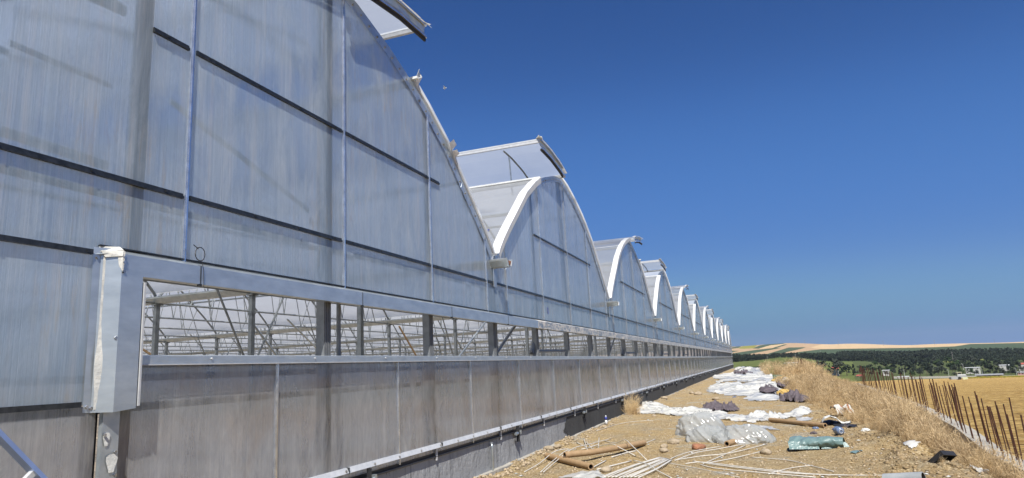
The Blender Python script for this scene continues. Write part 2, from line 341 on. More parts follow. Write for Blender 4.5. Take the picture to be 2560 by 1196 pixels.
# stubble field
aa = np.concatenate([np.linspace(.02, 1.0, 240), np.linspace(1.02, 3.4, 80)]); rr = np.concatenate([np.arange(2.5, 30, .35), np.exp(np.linspace(math.log(30.3), math.log(850), 130))])
A, R = np.meshgrid(aa, rr, indexing='ij'); X, Y = R*np.sin(A), R*np.cos(A)
Z = field_h(X, Y)+.05*fbm(X*.8, Y*.8, 3); bx = beam_x(Y)
Z = np.where(X < bx+.05, np.minimum(Z, -.9-.02*R), Z)
n_, m_ = len(aa), len(rr); i, j = np.meshgrid(np.arange(n_-1), np.arange(m_-1), indexing='ij'); a = (i*m_+j).ravel()
tag(link('field', npmesh('field', np.stack([X, Y, Z], -1).reshape(-1, 3), np.stack([a, a+1, a+m_+1, a+m_], -1), field_mat(), True)), 'golden stubble field below the weed bank', kind='structure')
# hills: polar sheet to the horizon, fields as patches of crop colour
am = np.concatenate([np.linspace(-math.pi, HANG[0]-.02, 60), np.linspace(HANG[0], HANG[-2]+.05, 560), np.linspace(HANG[-2]+.06, math.pi, 60)])
rm = np.exp(np.concatenate([np.linspace(math.log(110), math.log(800), 40), np.linspace(math.log(806), math.log(4300), 260), np.linspace(math.log(4350), math.log(12000), 20)]))
A, R = np.meshgrid(am, rm, indexing='ij'); X, Y = R*np.sin(A), R*np.cos(A); Z = far_h(X, Y)
Z = Z - 3*sstep(880, 780, R) + 1.5*sstep(900, 1800, R)*fbm(X*.004, Y*.004, 3) - sstep(4300, 9000, R)*60
Z = Z - 4*sstep(240, 110, R)
P3 = np.stack([X, Y, Z-CZ], -1); dd = P3@Fv; U = PW/2+FPX*(P3@Rv)/np.maximum(dd, .1); V = PH/2-FPX*(P3@Uv)/np.maximum(dd, .1)
def inside(poly, u, v):
    r = np.zeros(u.shape, bool); n = len(poly)
    for k in range(n):
        (x1, y1), (x2, y2) = poly[k], poly[(k+1) % n]
        if y1 == y2: continue
        c = ((y1 > v) != (y2 > v)) & (u < (x2-x1)*(v-y1)/(y2-y1)+x1); r ^= c
    return r
TAN = (.44,.31,.19); LT = (.56,.41,.24); GR = (.075,.105,.065); YG = (.26,.25,.06); MEAD = (.12,.145,.05); DKG = (.07,.10,.06)
Cc = np.zeros(X.shape+(3,)); Cc[:] = MEAD
far = R > 1900; Cc[far] = TAN
Cc[(R < 1900)] = MEAD
k_ = lambda pts: [(1800+x/5.12, 840+y/5.12) for x, y in pts]
for poly, c in ((k_([(1160,150),(1360,90),(3900,60),(3900,150),(2560,146),(1300,168)]), LT),
    (k_([(240,155),(300,130),(480,112),(440,160),(260,167)]), YG), (k_([(100,160),(290,122),(240,155),(150,166),(100,166)]), GR),
    (k_([(420,162),(500,125),(640,100),(860,85),(810,103),(640,124),(520,165)]), GR), (k_([(500,162),(650,120),(860,100),(700,150),(520,168)]), LT),
    (k_([(680,152),(830,108),(860,112),(740,150),(700,158)]), GR), (k_([(100,244),(170,222),(460,180),(700,155),(790,155),(640,182),(320,244)]), GR),
    (k_([(540,250),(880,150),(1100,146),(1060,162),(800,222),(700,250)]), GR), (k_([(100,188),(250,193),(150,212),(100,212)]), GR),
    (k_([(700,290),(860,240),(1000,208),(1290,172),(2560,152),(3000,135),(3200,105),(3900,90),(3900,400),(700,400)]), DKG)):
    Cc[inside(poly, U, V) & far & (dd > 0)] = c
wood_a = float(np.interp(2130, AZX, HANG)); Cc[(~far) & (A > wood_a)] = (.085,.105,.045)
Cc[(R > 1550) & (~far)] = (.09,.12,.05)
for poly, c in (([(2130,884),(2200,882),(2340,884),(2340,892),(2240,897),(2130,893)], (.26,.25,.13)), ([(2390,886),(2450,888),(2430,894),(2390,892)], (.44,.36,.26)), ([(2440,896),(2470,891),(2530,890),(2515,898),(2450,901)], (.24,.27,.07)), ([(2355,905),(2385,900),(2380,908)], (.25,.27,.08))): Cc[inside(poly, U, V) & (dd > 0) & (~far)] = c
n_, m_ = len(am), len(rm); i, j = np.meshgrid(np.arange(n_-1), np.arange(m_-1), indexing='ij'); a = (i*m_+j).ravel()
me = npmesh('hills', np.stack([X, Y, Z], -1).reshape(-1, 3), np.stack([a, a+1, a+m_+1, a+m_], -1), hills_mat(), True)
ca = me.color_attributes.new('Col', 'FLOAT_COLOR', 'POINT'); ca.data.foreach_set('color', np.concatenate([Cc, np.ones(X.shape+(1,))], -1).astype(np.float32).ravel())
tag(link('hills', me), 'rolling farmland hills in strips of tan and green', kind='structure')
HILLG = lambda x, y: float(far_h(np.array([x]), np.array([y]))[0])
# ------------------------------------------------------------------ the greenhouse
XW = -4.21; GZ = 3.53; XB = -94.0; BAY = 9.6; Y0 = 1.18; NB = 12; YE = Y0+BAY*NB
GROOT = (XW, 54., 0.); GH = empty('greenhouse', GROOT)
tag(GH, 'long unfinished greenhouse with arched frosted gables, open side strip and raised roof vents', 'greenhouse')
def G(name, mb, m_, parent=None, smooth=False):
    o = rel(mb, GROOT).build(name, m_, GH, smooth)
    if parent: o.parent = parent
    return o
PS = [0,.1,.3,.65,1.24,1.81,2.43,2.85,3.5,4.24,4.8]; PH_ = [0,.13,.33,.63,1.10,1.56,1.93,2.14,2.40,2.62,2.72]
def prof(s):
    s = s % BAY; s = min(s, BAY-s); return float(np.interp(s, PS, PH_))
def yk(k, s): return Y0+BAY*k+s
def arch(s0, s1, n=16):
    r = [s0+(s1-s0)*i/n for i in range(n+1)]; r += [q for q in PS+[BAY-p for p in PS] if s0 < q < s1]; return sorted(set(round(x, 4) for x in r))
VS = [.62, 2.85, 5.06, 7.2, 9.25]
verts = [(k, yk(k, s)) for k in range(-1, NB) for s in VS]
FT = 2.60        # cladding starts here above the side opening
def top_at(y): return GZ+prof(y-Y0)-.02
ys_all = [-8.42]+[y for _, y in verts]+[YE]
for a, b in zip(ys_all[:-1], ys_all[1:]):
    if b < -4: continue
    pts = [a+.012]; s_ = a+.012
    while s_+.2 < b: s_ += .2; pts.append(s_)
    pts += [b-.012]+[Y0+BAY*k+p for k in range(-1, NB+1) for p in (0,) if a < Y0+BAY*k+p < b]; pts = sorted(set(pts))
    mb = MB()
    for p, q in zip(pts[:-1], pts[1:]):
        z1, z2 = top_at(p), top_at(q); zb = FT
        for X in (XW, XW-.01): mb.quad((X,p,zb),(X,q,zb),(X,q,z2),(X,p,z1))
    mb.quad((XW,a+.012,FT),(XW-.01,a+.012,FT),(XW-.01,a+.012,top_at(a)),(XW,a+.012,top_at(a)))
    mb.quad((XW,b-.012,FT),(XW-.01,b-.012,FT),(XW-.01,b-.012,top_at(b)),(XW,b-.012,top_at(b)))
    G('gable_panel', mb, MT['poly'])
for k, y in verts:
    if y < -2: continue
    mb = MB().box(XW+.001, XW+.022, y-.017, y+.017, FT, top_at(y)-.03); mb.box(XW+.022, XW+.03, y-.006, y+.006, FT, top_at(y)-.03)
    G('joint_profile', mb, MT['alu'])
def each(name, mbs, m_, parent=None, cap=100):
    # every piece a part of its own; pieces past the cap share one mesh
    for q in mbs[:cap]: G(name, q, m_, parent)
    if len(mbs) > cap:
        r = MB()
        for q in mbs[cap:]: b_ = len(r.v); r.v += q.v; r.f += [tuple(i+b_ for i in f_) for f_ in q.f]
        tag(G(name+'s', r, m_, parent), kind='stuff')
def scr(x, y, z, a=.008, b=.010): return MB().obox((x, y, z), (Vector((1,0,0)), Vector((0,.7,.7)), Vector((0,-.7,.7))), a, b, b)
CR = []
# dark clip rails
gv = [y for _, y in verts]
for k in range(-1, NB):
    for ed, z in (([yk(k, 0)-.33]+[yk(k, q) for q in VS], 3.125), ([yk(k, q) for q in (2.42, 2.85, 5.06, 7.2, 7.56)], 4.405)):
        for a, b in zip(ed[:-1], ed[1:]):
            if b < -2: continue
            a2, b2 = a+.03+random.random()*.02, b-.03-random.random()*.02; mb = MB().box(XW+.001, XW+.026, a2, b2, z, z+.022); mb.box(XW+.001, XW+.016, a2, b2, z+.022, z+.042)
            for q in np.arange(a2+.12, b2, .62): mb.box(XW+.02, XW+.034, q, q+.018, z+.012, z+.028)
            CR.append(mb)
each('clip_rail', CR, MT['dark'])
AS = []
# arch flashing on the gable edge, scalloped at the underside
for k in range(0, NB):
    mb = MB(); aa_ = arch(.05, 9.55, 96)
    for a, b in zip(aa_[:-1], aa_[1:]):
        za, zb = GZ+prof(a), GZ+prof(b); w = .10
        sl = (zb-za)/max(b-a, 1e-4); nx, nz = sl/math.hypot(sl, 1), -1/math.hypot(sl, 1)
        y1, y2 = yk(k, a), yk(k, b)
        mb.quad((XW+.03,y1,za+.03),(XW+.03,y2,zb+.03),(XW+.02+.006*math.sin(a*40),y2+nx*w,zb+nz*w),(XW+.02,y1+nx*w,za+nz*w))
        mb.quad((XW+.03,y1,za+.03),(XW+.03,y2,zb+.03),(XW-.05,y2,zb+.03),(XW-.05,y1,za+.03))
    G('arch_flashing', mb, MT['flash'])
    for a in np.arange(.3, 9.4, .19): AS.append(scr(XW+.03, yk(k, a), GZ+prof(a)-.05, .008, .012))
each('flashing_screw', AS, MT['screw'])
# roof film
def roof_sheet(k, s0, s1, off=.075, x0=XW+.085, x1=XB, nx=1):
    mb = MB(); aa_ = arch(s0, s1, 22); xsn = [x0]+[x0-.35*(i+1) for i in range(8)]+[x1]
    P = []
    for a in aa_:
        row = []
        for x in xsn:
            dz = off+(0 if x in (x0, x1) else .012*math.sin(a*9+x*3)+.012*random.uniform(-1, 1))
            row.append((x, yk(k, a), GZ+prof(a)+dz))
        P.append(row)
    n0 = 0; W_ = len(xsn)
    mb.v = [p for row in P for p in row]
    for i in range(len(P)-1):
        for j in range(W_-1): mb.f.append((i*W_+j, i*W_+j+1, (i+1)*W_+j+1, (i+1)*W_+j))
    return mb
def fascia(k, s0, s1, x=XW+.115, h=.075, off=.08):
    mb = MB(); aa_ = arch(s0, s1, 40)
    for a, b in zip(aa_[:-1], aa_[1:]):
        za, zb = GZ+prof(a)+off, GZ+prof(b)+off
        sl = (zb-za)/max(b-a, 1e-4); q = math.hypot(sl, 1); ny, nz = -sl/q, 1/q; y1, y2 = yk(k, a), yk(k, b)
        j = lambda s: 0.
        mb.quad((x+.01+j(a),y1,za+.012),(x+.01+j(b),y2,zb+.012),(x+j(b),y2-ny*h,zb-nz*h),(x+j(a),y1-ny*h,za-nz*h))
        mb.quad((x+.01+j(a),y1,za+.025),(x+.01+j(b),y2,zb+.025),(x-.16,y2,zb+.03),(x-.16,y1,za+.03))
    return mb
for k in range(0, NB):
    right = (k % 2 == 0)
    spans = [(0.02, 4.8), (6.75, 9.58)] if right else [(0.02, 2.85), (4.8, 9.58)]
    for a, b in spans:
        o = G('roof_film', roof_sheet(k, a, b), MT['film'], smooth=True)
        for c, d_, hh in ((a, min(b, 4.8), .10), (max(a, 4.8), b, .02)):
            if d_ > c: G('film_edge', fascia(k, c, d_, h=hh, x=XW+(.115 if c < 4.8 else .045)), MT['film_edge'])
    # purlins along the roof
    for s in (1.24, 2.85, 4.8, 6.75, 8.36):
        z = GZ+prof(s)+.02; G('purlin', MB().box(XB, XW-.02, yk(k, s)-.022, yk(k, s)+.022, z-.03, z+.02), MT['steel_in'])
    mb = MB(); s = 2.85 if not right else 6.75; z = GZ+prof(s)+.085
    mb.box(XB, XW+.11, yk(k, s)-.03, yk(k, s)+.03, z, z+.035)
    if right: G('film_clamp_strip', mb, MT['film_edge']); mb = MB(); s = 2.85; z = GZ+prof(s)+.085; mb.box(XB, XW+.10, yk(k, s)-.012, yk(k, s)+.012, z, z+.012)
    G('film_clamp_strip', mb, MT['film_edge'])
    # raised vent, hinged at the ridge
    sg = 1 if right else -1; ang = math.radians(24 if k < 2 else 20+6*((k*37) % 5)/5); py_, pz_ = yk(k, 4.8), GZ+2.80
    loc = []
    for i in range(13):
        u = 1.98*i/12; h = prof(4.8+u)-2.72+.02
        loc.append((sg*(u*math.cos(ang)-h*math.sin(ang)), u*math.sin(ang)+h*math.cos(ang)))
    xf = XW+.20
    mb = MB()
    for (a1, b1), (a2, b2) in zip(loc[:-1], loc[1:]): mb.quad((xf,py_+a1,pz_+b1),(xf,py_+a2,pz_+b2),(XB,py_+a2,pz_+b2),(XB,py_+a1,pz_+b1))
    vt = G('roof_vent', mb, MT['vent'], smooth=True)
    cover = MB()
    for i, ((a1, b1), (a2, b2)) in enumerate(zip(loc[:-1], loc[1:])):
        w1 = .02*math.sin(i*2.1); cover.quad((xf+.03,py_+a1,pz_+b1+.015+w1*.3),(xf+.03,py_+a2,pz_+b2+.015),(xf-.06,py_+a2,pz_+b2+.03),(xf-.06,py_+a1,pz_+b1+.03))
    # torn film curls at the free corner
    a1, b1 = loc[-1]
    for q in range(3):
        cover.quad((xf+.01,py_+a1-sg*.08,pz_+b1+.01),(xf+.06,py_+a1+sg*(.05+.03*q),pz_+b1+.01+.03*math.sin(q*2)),(xf+.0,py_+a1+sg*(.06+.035*q),pz_+b1+.035+.015*q),(xf-.12,py_+a1,pz_+b1+.03))
    G('vent_film_edge', cover, MT['film_edge'], vt)
    pl = MB(); lb = MB(); pb = MB(); ub = MB(); th = .20
    sub = loc[2 if k else 0:]
    for i, ((a1, b1), (a2, b2)) in enumerate(zip(sub[:-1], sub[1:])):
        r1 = .012*math.sin(i*1.7); r2 = .012*math.sin((i+1)*1.7)
        pl.quad((xf,py_+a1,pz_+b1),(xf,py_+a2,pz_+b2),(xf-.03+r2,py_+a2,pz_+b2-th/2),(xf-.03+r1,py_+a1,pz_+b1-th/2))
        pl.quad((xf-.03+r1,py_+a1,pz_+b1-th/2),(xf-.03+r2,py_+a2,pz_+b2-th/2),(xf+.005,py_+a2,pz_+b2-th),(xf+.005,py_+a1,pz_+b1-th))
        lb.bar((xf-.01,py_+a1,pz_+b1-th-.035),(xf-.01,py_+a2,pz_+b2-th-.035),.03,.045)
        pb.bar((xf+.01,py_+a1,pz_+b1-th),(xf+.01,py_+a2,pz_+b2-th),.03,.028); ub.bar((xf+.015,py_+a1,pz_+b1-.02),(xf+.015,py_+a2,pz_+b2-.02),.02,.02)
    G('vent_end_plate', pl, MT['flash'], vt); G('vent_seal', lb, MT['rubber'], vt); G('vent_end_bar', pb, MT['alu'], vt); G('vent_end_bar', ub, MT['alu'], vt)
    a1, b1 = loc[-1]; mb = MB().box(XB, xf-.03, py_+a1-.025, py_+a1+.025, pz_+b1-.07, pz_+b1-.02); mb.box(XB, xf, py_+a1-.02, py_+a1+.02, pz_+b1-.012, pz_+b1+.02)
    G('vent_rail', mb, MT['alurail'], vt); G('hinge_rail', MB().box(XB, xf-.03, py_-.03, py_+.03, pz_-.06, pz_-.005), MT['alurail'], vt)
    for n_i, x in enumerate((XW-.75, XW-3.25, XW-5.75, XW-8.25)):
        mb = MB(); mb.tube([(x, py_+a, pz_+b-.06) for a, b in loc[:-1]], .022, 5); G('vent_rib', mb, MT['steel_in'], vt)
        a1, b1 = loc[9]; s_at = 4.8+a1
        mb = MB(); mb.bar((x, py_+a1, pz_+b1-.08), (x, py_+a1*.93, GZ+prof(s_at)-.25), .028); G('vent_strut', mb, MT['galv'], vt)
# torn film scraps fixed to the first arch
for s, hh, w in ((6.78, .28, .16), (7.86, .16, .22), (7.97, .10, .2)):
    z = GZ+prof(s)+.06; mb = MB(); y = yk(0, s)
    mb.quad((XW+.1,y-w*.5,z+.02),(XW+.06,y+w*.2,z-.06),(XW+.10,y+w*.75,z+hh*.45),(XW+.02,y+w*1.0,z+hh)); mb.quad((XW+.1,y-w*.5,z+.02),(XW+.10,y+w*.75,z+hh*.45),(XW+.02,y+w*1.0,z+hh),(XW+.12,y+w*.1,z+hh*.75))
    G('torn_film', mb, MT['film_edge'])
# gutters
for k in range(0, NB+1):
    y = Y0+BAY*k; mb = MB(); z0, z1 = GZ-.13, GZ+.0; x0 = XW+.33
    sec = [(-.14, z1), (-.135, z1-.03), (-.07, z0), (.07, z0), (.135, z1-.03), (.14, z1)]
    inn = [(a*.86, b+.012) for a, b in sec]
    for X_ in (0,):
        for i in range(5):
            (a, b), (c, d) = sec[i], sec[i+1]; mb.quad((x0,y+a,b),(x0,y+c,d),(XB,y+c,d),(XB,y+a,b))
            (a2, b2), (c2, d2) = inn[i], inn[i+1]; mb.quad((x0,y+a2,b2),(x0,y+c2,d2),(XB,y+c2,d2),(XB,y+a2,b2)); mb.quad((x0,y+a,b),(x0,y+c,d),(x0,y+c2,d2),(x0,y+a2,b2))
        for (a, b), (a2, b2) in ((sec[0], inn[0]), (sec[5], inn[5])): mb.quad((x0,y+a,b),(XB,y+a,b),(XB,y+a2,b2),(x0,y+a2,b2))
    g = G('gutter', mb, MT['galv'])
    mb = MB().box(XW+.024, XW+.034, y-.06, y+.075, GZ-.46, GZ-.12); G('gutter_bracket', mb, MT['galv'], g)
    mb = MB().quad((x0-.02,y-.115,z1-.02),(x0-.02,y-.05,z0+.02),(x0-.02,y+.05,z0+.02),(x0-.02,y+.115,z1-.02)); mb.box(x0-.3, x0-.02, y-.05, y+.03, z0+.02, z0+.04); G('gutter_end_cap', mb, MT['redstone'], g)
# flashing above the opening
XF = XW+.10
mb = MB(); ysec = [3.41, 5.02]+[5.02+2.9*i for i in range(1, 3)]
mb.quad((XF,3.41,2.44),(XF,12.9,2.44),(XF,12.9,2.585),(XF,3.41,2.585)); mb.quad((XF,3.41,2.585),(XF,12.9,2.585),(XW+.002,12.9,2.63),(XW+.002,3.41,2.63)); mb.quad((XF,3.41,2.44),(XF,12.9,2.44),(XF-.05,12.9,2.436),(XF-.05,3.41,2.436))
G('header_flashing', mb, MT['flash'])
def flash_stained():
    M, t, P, O = mat('smeared_zinc_flashing')
    a = mixc(t, noise_fac(t, (1,1.5,4), 3), (.44,.49,.53), (.34,.39,.43)); f = noise_fac(t, (1,2.2,5), 2.2, 8, .47, .53, dist=1.2)
    t.links.new(mixc(t, f, a, (.62,.60,.56)), P.inputs['Base Color']); P.inputs['Roughness'].default_value = .45
    sb = N(t, 'ShaderNodeMath', operation='MULTIPLY_ADD', inp={1: -.7, 2: .75}); t.links.new(f, sb.inputs[0]); t.links.new(sb.outputs[0], P.inputs['Metallic']); return M
mb = MB(); mb.quad((XF,12.9,2.44),(XF,YE,2.44),(XF,YE,2.585),(XF,12.9,2.585)); mb.quad((XF,12.9,2.585),(XF,YE,2.585),(XW+.002,YE,2.63),(XW+.002,12.9,2.63)); mb.quad((XF,12.9,2.44),(XF,YE,2.44),(XF-.05,YE,2.436),(XF-.05,12.9,2.436))
G('header_flashing', mb, flash_stained())
for y in np.arange(4.12, 60, 2.35): G('flashing_joint', MB().box(XF+.001, XF+.003, y, y+.006, 2.438, 2.588).box(XF-.02, XF+.008, y-.012, y+.012, 2.425, 2.442), MT['dark'])
G('flashing_gasket', MB().box(XW+.001, XW+.028, 3.3, YE, 2.632, 2.642), MT['dark'])
mb = MB(); c0 = Vector((XF+.01, 4.10, 2.66)); mb.tube([c0+Vector((.0, .05*math.cos(a), .055*math.sin(a)+.02)) for a in np.linspace(-1.2, 5.4, 16)], .004, 5); mb.tube([c0+Vector((0,-.02,.06)), c0+Vector((0,-.07,.085))], .004, 5)
mb.tube([c0+Vector((0,.02,-.03)), c0+Vector((0,.04,-.10)), c0+Vector((0,.05,-.24))], .003, 4); G('wire_loop', mb, MT['black'])
# corner cover at the left end of the opening
cs = [(3.262, XW+.012), (3.315, XW+.018), (3.33, XW+.03), (3.41, XF+.006), (3.585, XF+.006), (3.60, XF-.02)]
zt = [2.57, 2.575, 2.585, 2.592, 2.44, 2.44]; zb_ = [1.515, 1.51, 1.51, 1.505, 1.52, 1.535]
mb = MB()
for i in range(3): mb.quad((cs[i][1],cs[i][0],zb_[i]),(cs[i+1][1],cs[i+1][0],zb_[i+1]),(cs[i+1][1],cs[i+1][0],zt[i+1]),(cs[i][1],cs[i][0],zt[i]))
mb.quad((cs[3][1],3.41,zb_[3]),(cs[4][1],3.585,zb_[4]),(cs[4][1],3.585,2.445),(cs[3][1],3.41,2.445)); mb.quad((cs[4][1],3.585,zb_[4]),(cs[5][1],3.60,zb_[5]),(cs[5][1],3.60,2.43),(cs[4][1],3.585,2.43))
mb.quad((XW+.012,3.262,2.57),(XF+.006,3.41,2.592),(XF-.04,3.41,2.62),(XW+.012,3.262,2.62))
mb.quad((XF-.03,3.60,1.535),(XF-.03,3.60,2.44),(XW-.1,3.60,2.44),(XW-.1,3.60,1.535))
cc_ = G('corner_cover', mb, MT['flash'])
mb = MB(); mb.box(XF-.022, XF+.012, 3.597, 3.612, 1.535, 2.40); G('cover_lip', mb, MT['alurail'], cc_)
mb = MB(); R_ = random.Random(5)
# sealant: wavy bead along the left fold, cap at the top corner and drips
pts = []
for i in range(30):
    z = 2.56-1.03*i/29; w = .003+.003*R_.random()+(.026*math.exp(-((i-21)/4.5)**2) if i > 13 else 0); pts.append((z, w))
for (z1, w1), (z2, w2) in zip(pts[:-1], pts[1:]):
    mb.quad((XW+.0335,3.325-w1*.6,z1),(XW+.034+w1*.7,3.332+w1,z1),(XW+.034+w2*.7,3.332+w2,z2),(XW+.0335,3.325-w2*.6,z2))
mb.quad((XW+.03,3.30,2.60),(XF+.012,3.412,2.607),(XF+.014,3.405,2.565),(XW+.045,3.325,2.555)); mb.quad((XF+.010,3.412,2.607),(XF+.012,3.425,2.60),(XF+.012,3.418,2.47),(XF+.012,3.408,2.45)); mb.quad((XF+.012,3.408,2.60),(XF+.012,3.410,2.46),(XF-.006,3.394,2.50),(XF-.01,3.385,2.57))
mb.quad((XW+.02,3.29,2.59),(XF+.008,3.412,2.612),(XF-.04,3.42,2.64),(XW+.015,3.30,2.63))
G('sealant', mb, MT['paste'], cc_)
for y, z, x in ((3.425,2.56,XF+.008),(3.425,2.525,XF+.008),(3.425,2.46,XF+.008),(3.29,2.55,XW+.02),(3.285,1.55,XW+.02),(3.315,1.54,XW+.02),(3.40,2.0,XF+.0)): G('cover_screw', scr(x, y, z, .006, .009), MT['screw'], cc_)
# angle post below the cover, and a black sheet painting the gap's shade beside it
mb = MB(); mb.quad((XW+.03,3.40,.0),(XW+.03,3.40,1.53),(XW+.045,3.515,1.53),(XW+.045,3.515,.0)); mb.quad((XW+.045,3.515,.0),(XW+.045,3.515,1.53),(XW-.02,3.525,1.53),(XW-.02,3.525,.0)); mb.quad((XW+.03,3.40,.0),(XW+.03,3.40,1.53),(XW+.0,3.395,1.53),(XW+.0,3.395,.0))
ap = G('angle_post', mb, MT['galv'])
mb = MB(); mb.box(XW-.05, XW-.045, 3.30, 3.42, 0, 1.55); G('slot_shade_sheet', mb, MT['rubber'])
def blob(mb, x, pts):
    mb.quad(*[(x, y, z) for y, z in pts])
for cy_, cz_, ry, rz in ((3.425,1.33,.022,.055),(3.47,1.17,.035,.075),(3.46,1.0,.04,.06),(3.45,.8,.03,.08)):
    mb = MB().quad(*[(XW+.036+(.014*(cy_+ry*math.cos(a)*(1+.3*math.sin(3*a))-3.40)/.115)+.0035, cy_+ry*math.cos(a)*(1+.3*math.sin(3*a)), cz_+rz*math.sin(a)*(1+.2*math.cos(2*a))) for a in np.linspace(0, 2*math.pi, 18)[:-1]]); G('plaster_smear', mb, MT['paste'], ap)
for y, z in ((3.405,1.36),(3.49,1.24),(3.50,1.09)): G('post_screw', scr(XW+.052, y, z, .006, .008), MT['screw'], ap)
# cladding left of the opening
def flat_panel(y0, y1, z0, z1, x=XW, m_='poly', name='side_panel', t=.01):
    return G(name, MB().box(x-t, x, y0, y1, z0, z1), MT[m_])
flat_panel(-1.5, 3.36, 1.56, 2.59); flat_panel(-1.5, 3.36, .0, 1.55, x=XW+.012, m_='poly_low')
flat_panel(-5.9, -1.53, .0, 2.59, m_='poly_low'); 
G('side_clip_rail', MB().box(XW+.001, XW+.03, -6, 3.24, 1.55, 1.585), MT['dark']); mb = MB(); mb.box(XW+.001, XW+.028, -6, 3.25, 2.565, 2.60)
for q in np.arange(-1, 3.2, .6): mb.box(XW+.026, XW+.036, q, q+.018, 2.575, 2.59)
G('side_clip_rail', mb, MT['dark'])
# sill of the opening
mb = MB(); xs0 = XW+.07
mb.quad((xs0,3.56,1.82),(xs0,YE,1.82),(xs0,YE,1.88),(xs0,3.56,1.88)); mb.quad((xs0,3.56,1.88),(xs0,YE,1.88),(XW-.09,YE,1.895),(XW-.09,3.56,1.895)); mb.quad((xs0,3.56,1.82),(xs0,YE,1.82),(XW-.0,YE,1.815),(XW-.0,3.56,1.815))
mb.quad((XW-.09,3.56,1.895),(XW-.09,YE,1.895),(XW-.09,YE,1.80),(XW-.09,3.56,1.80))
sill = G('sill_channel', mb, MT['flash'])
mb = MB().box(xs0+.001, xs0+.006, 3.56, YE, 1.812, 1.82)
for q in np.arange(4.3, 60, 1.35): mb.obox((xs0+.004, q, 1.858), (Vector((1,0,0)), Vector((0,.7,.7)), Vector((0,-.7,.7))), .004, .007, .007)
G('sill_lip', mb, MT['alurail'], sill)
# lower panels and their joints
ly = [3.44]+[5.16+2.222*i for i in range(50)]+[YE]
for a, b in zip(ly[:-1], ly[1:]):
    flat_panel(a+.012, b-.012, .615, 1.818, m_='poly_low', name='lower_panel')
for y in ly[1:-1]:
    mb = MB().box(XW+.001, XW+.02, y-.018, y+.018, .60, 1.815); mb.box(XW+.02, XW+.026, y-.007, y+.007, .60, 1.815); G('lower_joint_profile', mb, MT['alu'])
mb = MB(); zr = .727
mb.quad((XW+.05,5.0,zr-.052),(XW+.05,YE,zr-.052),(XW+.024,YE,zr),(XW+.024,5.0,zr)); mb.quad((XW+.05,5.0,zr-.052),(XW+.05,YE,zr-.052),(XW+.004,YE,zr-.056),(XW+.004,5.0,zr-.056)); mb.quad((XW+.024,5.0,zr),(XW+.024,YE,zr),(XW+.004,YE,zr),(XW+.004,5.0,zr))
mb.quad((XW+.05,3.5,zr-.052),(XW+.05,5.0,zr-.052),(XW+.024,5.0,zr),(XW+.024,3.5,zr))
rl = G('base_rail', mb, MT['alurail'])
each('rail_screw', [scr(XW+.044, q, zr-.03) for q in np.arange(4.0, 52, .556)], MT['screw'], rl)
for q in np.arange(4.05, 60, 2.22): G('rail_joint', MB().box(XW+.012, XW+.054, q, q+.006, zr-.06, zr+.004), MT['dark'], rl)
for y in np.arange(5.96, YE, 2.4): G('base_bracket', MB().box(XW+.002, XW+.022, y-.006, y+.03, .515, .672), MT['alurail'])
G('base_cable', MB().tube([(XW+.012,3.6,.566),(XW+.012,YE,.566)], .012, 6), MT['black']); G('gap_shade_strip', MB().box(XW-.05, XW-.02, 3.5, YE, .53, .62), MT['black'])  # black strip stands in for the shade of the gap under the panels
for y in np.arange(11.52-4.85, 80, 4.85):
    mb = MB().box(XW+.03, XW+.038, y-.03, y+.03, .40, .67); mb.box(XW+.03, XW+.09, y-.034, y-.03, .40, .67); an = G('anchor_plate', mb, MT['black'])
    mb = MB(); mb.tube([(XW+.06,y-.16,.54),(XW+.06,y+.11,.56)], .012, 6); mb.tube([(XW+.06,y-.15,.54),(XW+.06,y-.06,.545)], .03, 6); mb.box(XW+.04, XW+.085, y+.05, y+.09, .52, .59); G('anchor_bolt', mb, MT['galv'], an)
# foundation
fy = [-8.42]+list(np.arange(-6, YE, 1.2))+[YE]
def conc_block(name, x0, x1, y0, y1, z0, z1, m_, wob=.006, parent=None, wz=.0, seed=1):
    R_ = random.Random(seed); mb = MB(); n = int((y1-y0)/.3)+1; yy = [y0+(y1-y0)*i/n for i in range(n+1)]; zz = [z0+(z1-z0)*i/4 for i in range(5)]
    for j, z in enumerate(zz):
        for y in yy: mb.v.append((x1+R_.uniform(-wob, wob), y, z+(R_.uniform(-wz, wz) if j == 4 else 0)))
    n1 = len(yy)
    for j in range(4):
        for i in range(n): mb.f.append((j*n1+i, j*n1+i+1, (j+1)*n1+i+1, (j+1)*n1+i))
    tl = [4*n1+i for i in range(n1)]; b0 = len(mb.v)
    for y in yy: mb.v.append((x0, y, z1))
    for i in range(n): mb.f.append((tl[i], tl[i+1], b0+i+1, b0+i))
    return G(name, mb, m_, parent)
fd = conc_block('foundation', XW-.25, XW-.008, -8.4, YE, -.3, .548, MT['conc'], .004)
conc_block('footing', XW-.1, XW+.085, -8.4, YE, -.4, .10, MT['conc_pale'], .012, fd, .02, 4)
mb = MB(); R_ = random.Random(9)        # darker concrete face over the far stretch, uneven left edge
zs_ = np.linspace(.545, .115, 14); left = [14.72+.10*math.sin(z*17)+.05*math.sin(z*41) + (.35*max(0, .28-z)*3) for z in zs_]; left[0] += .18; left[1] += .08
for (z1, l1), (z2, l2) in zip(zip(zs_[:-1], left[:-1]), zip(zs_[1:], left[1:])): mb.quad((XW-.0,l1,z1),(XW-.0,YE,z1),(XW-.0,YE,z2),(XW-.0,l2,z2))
G('dark_wall_face', mb, MT['conc_dark'], fd)
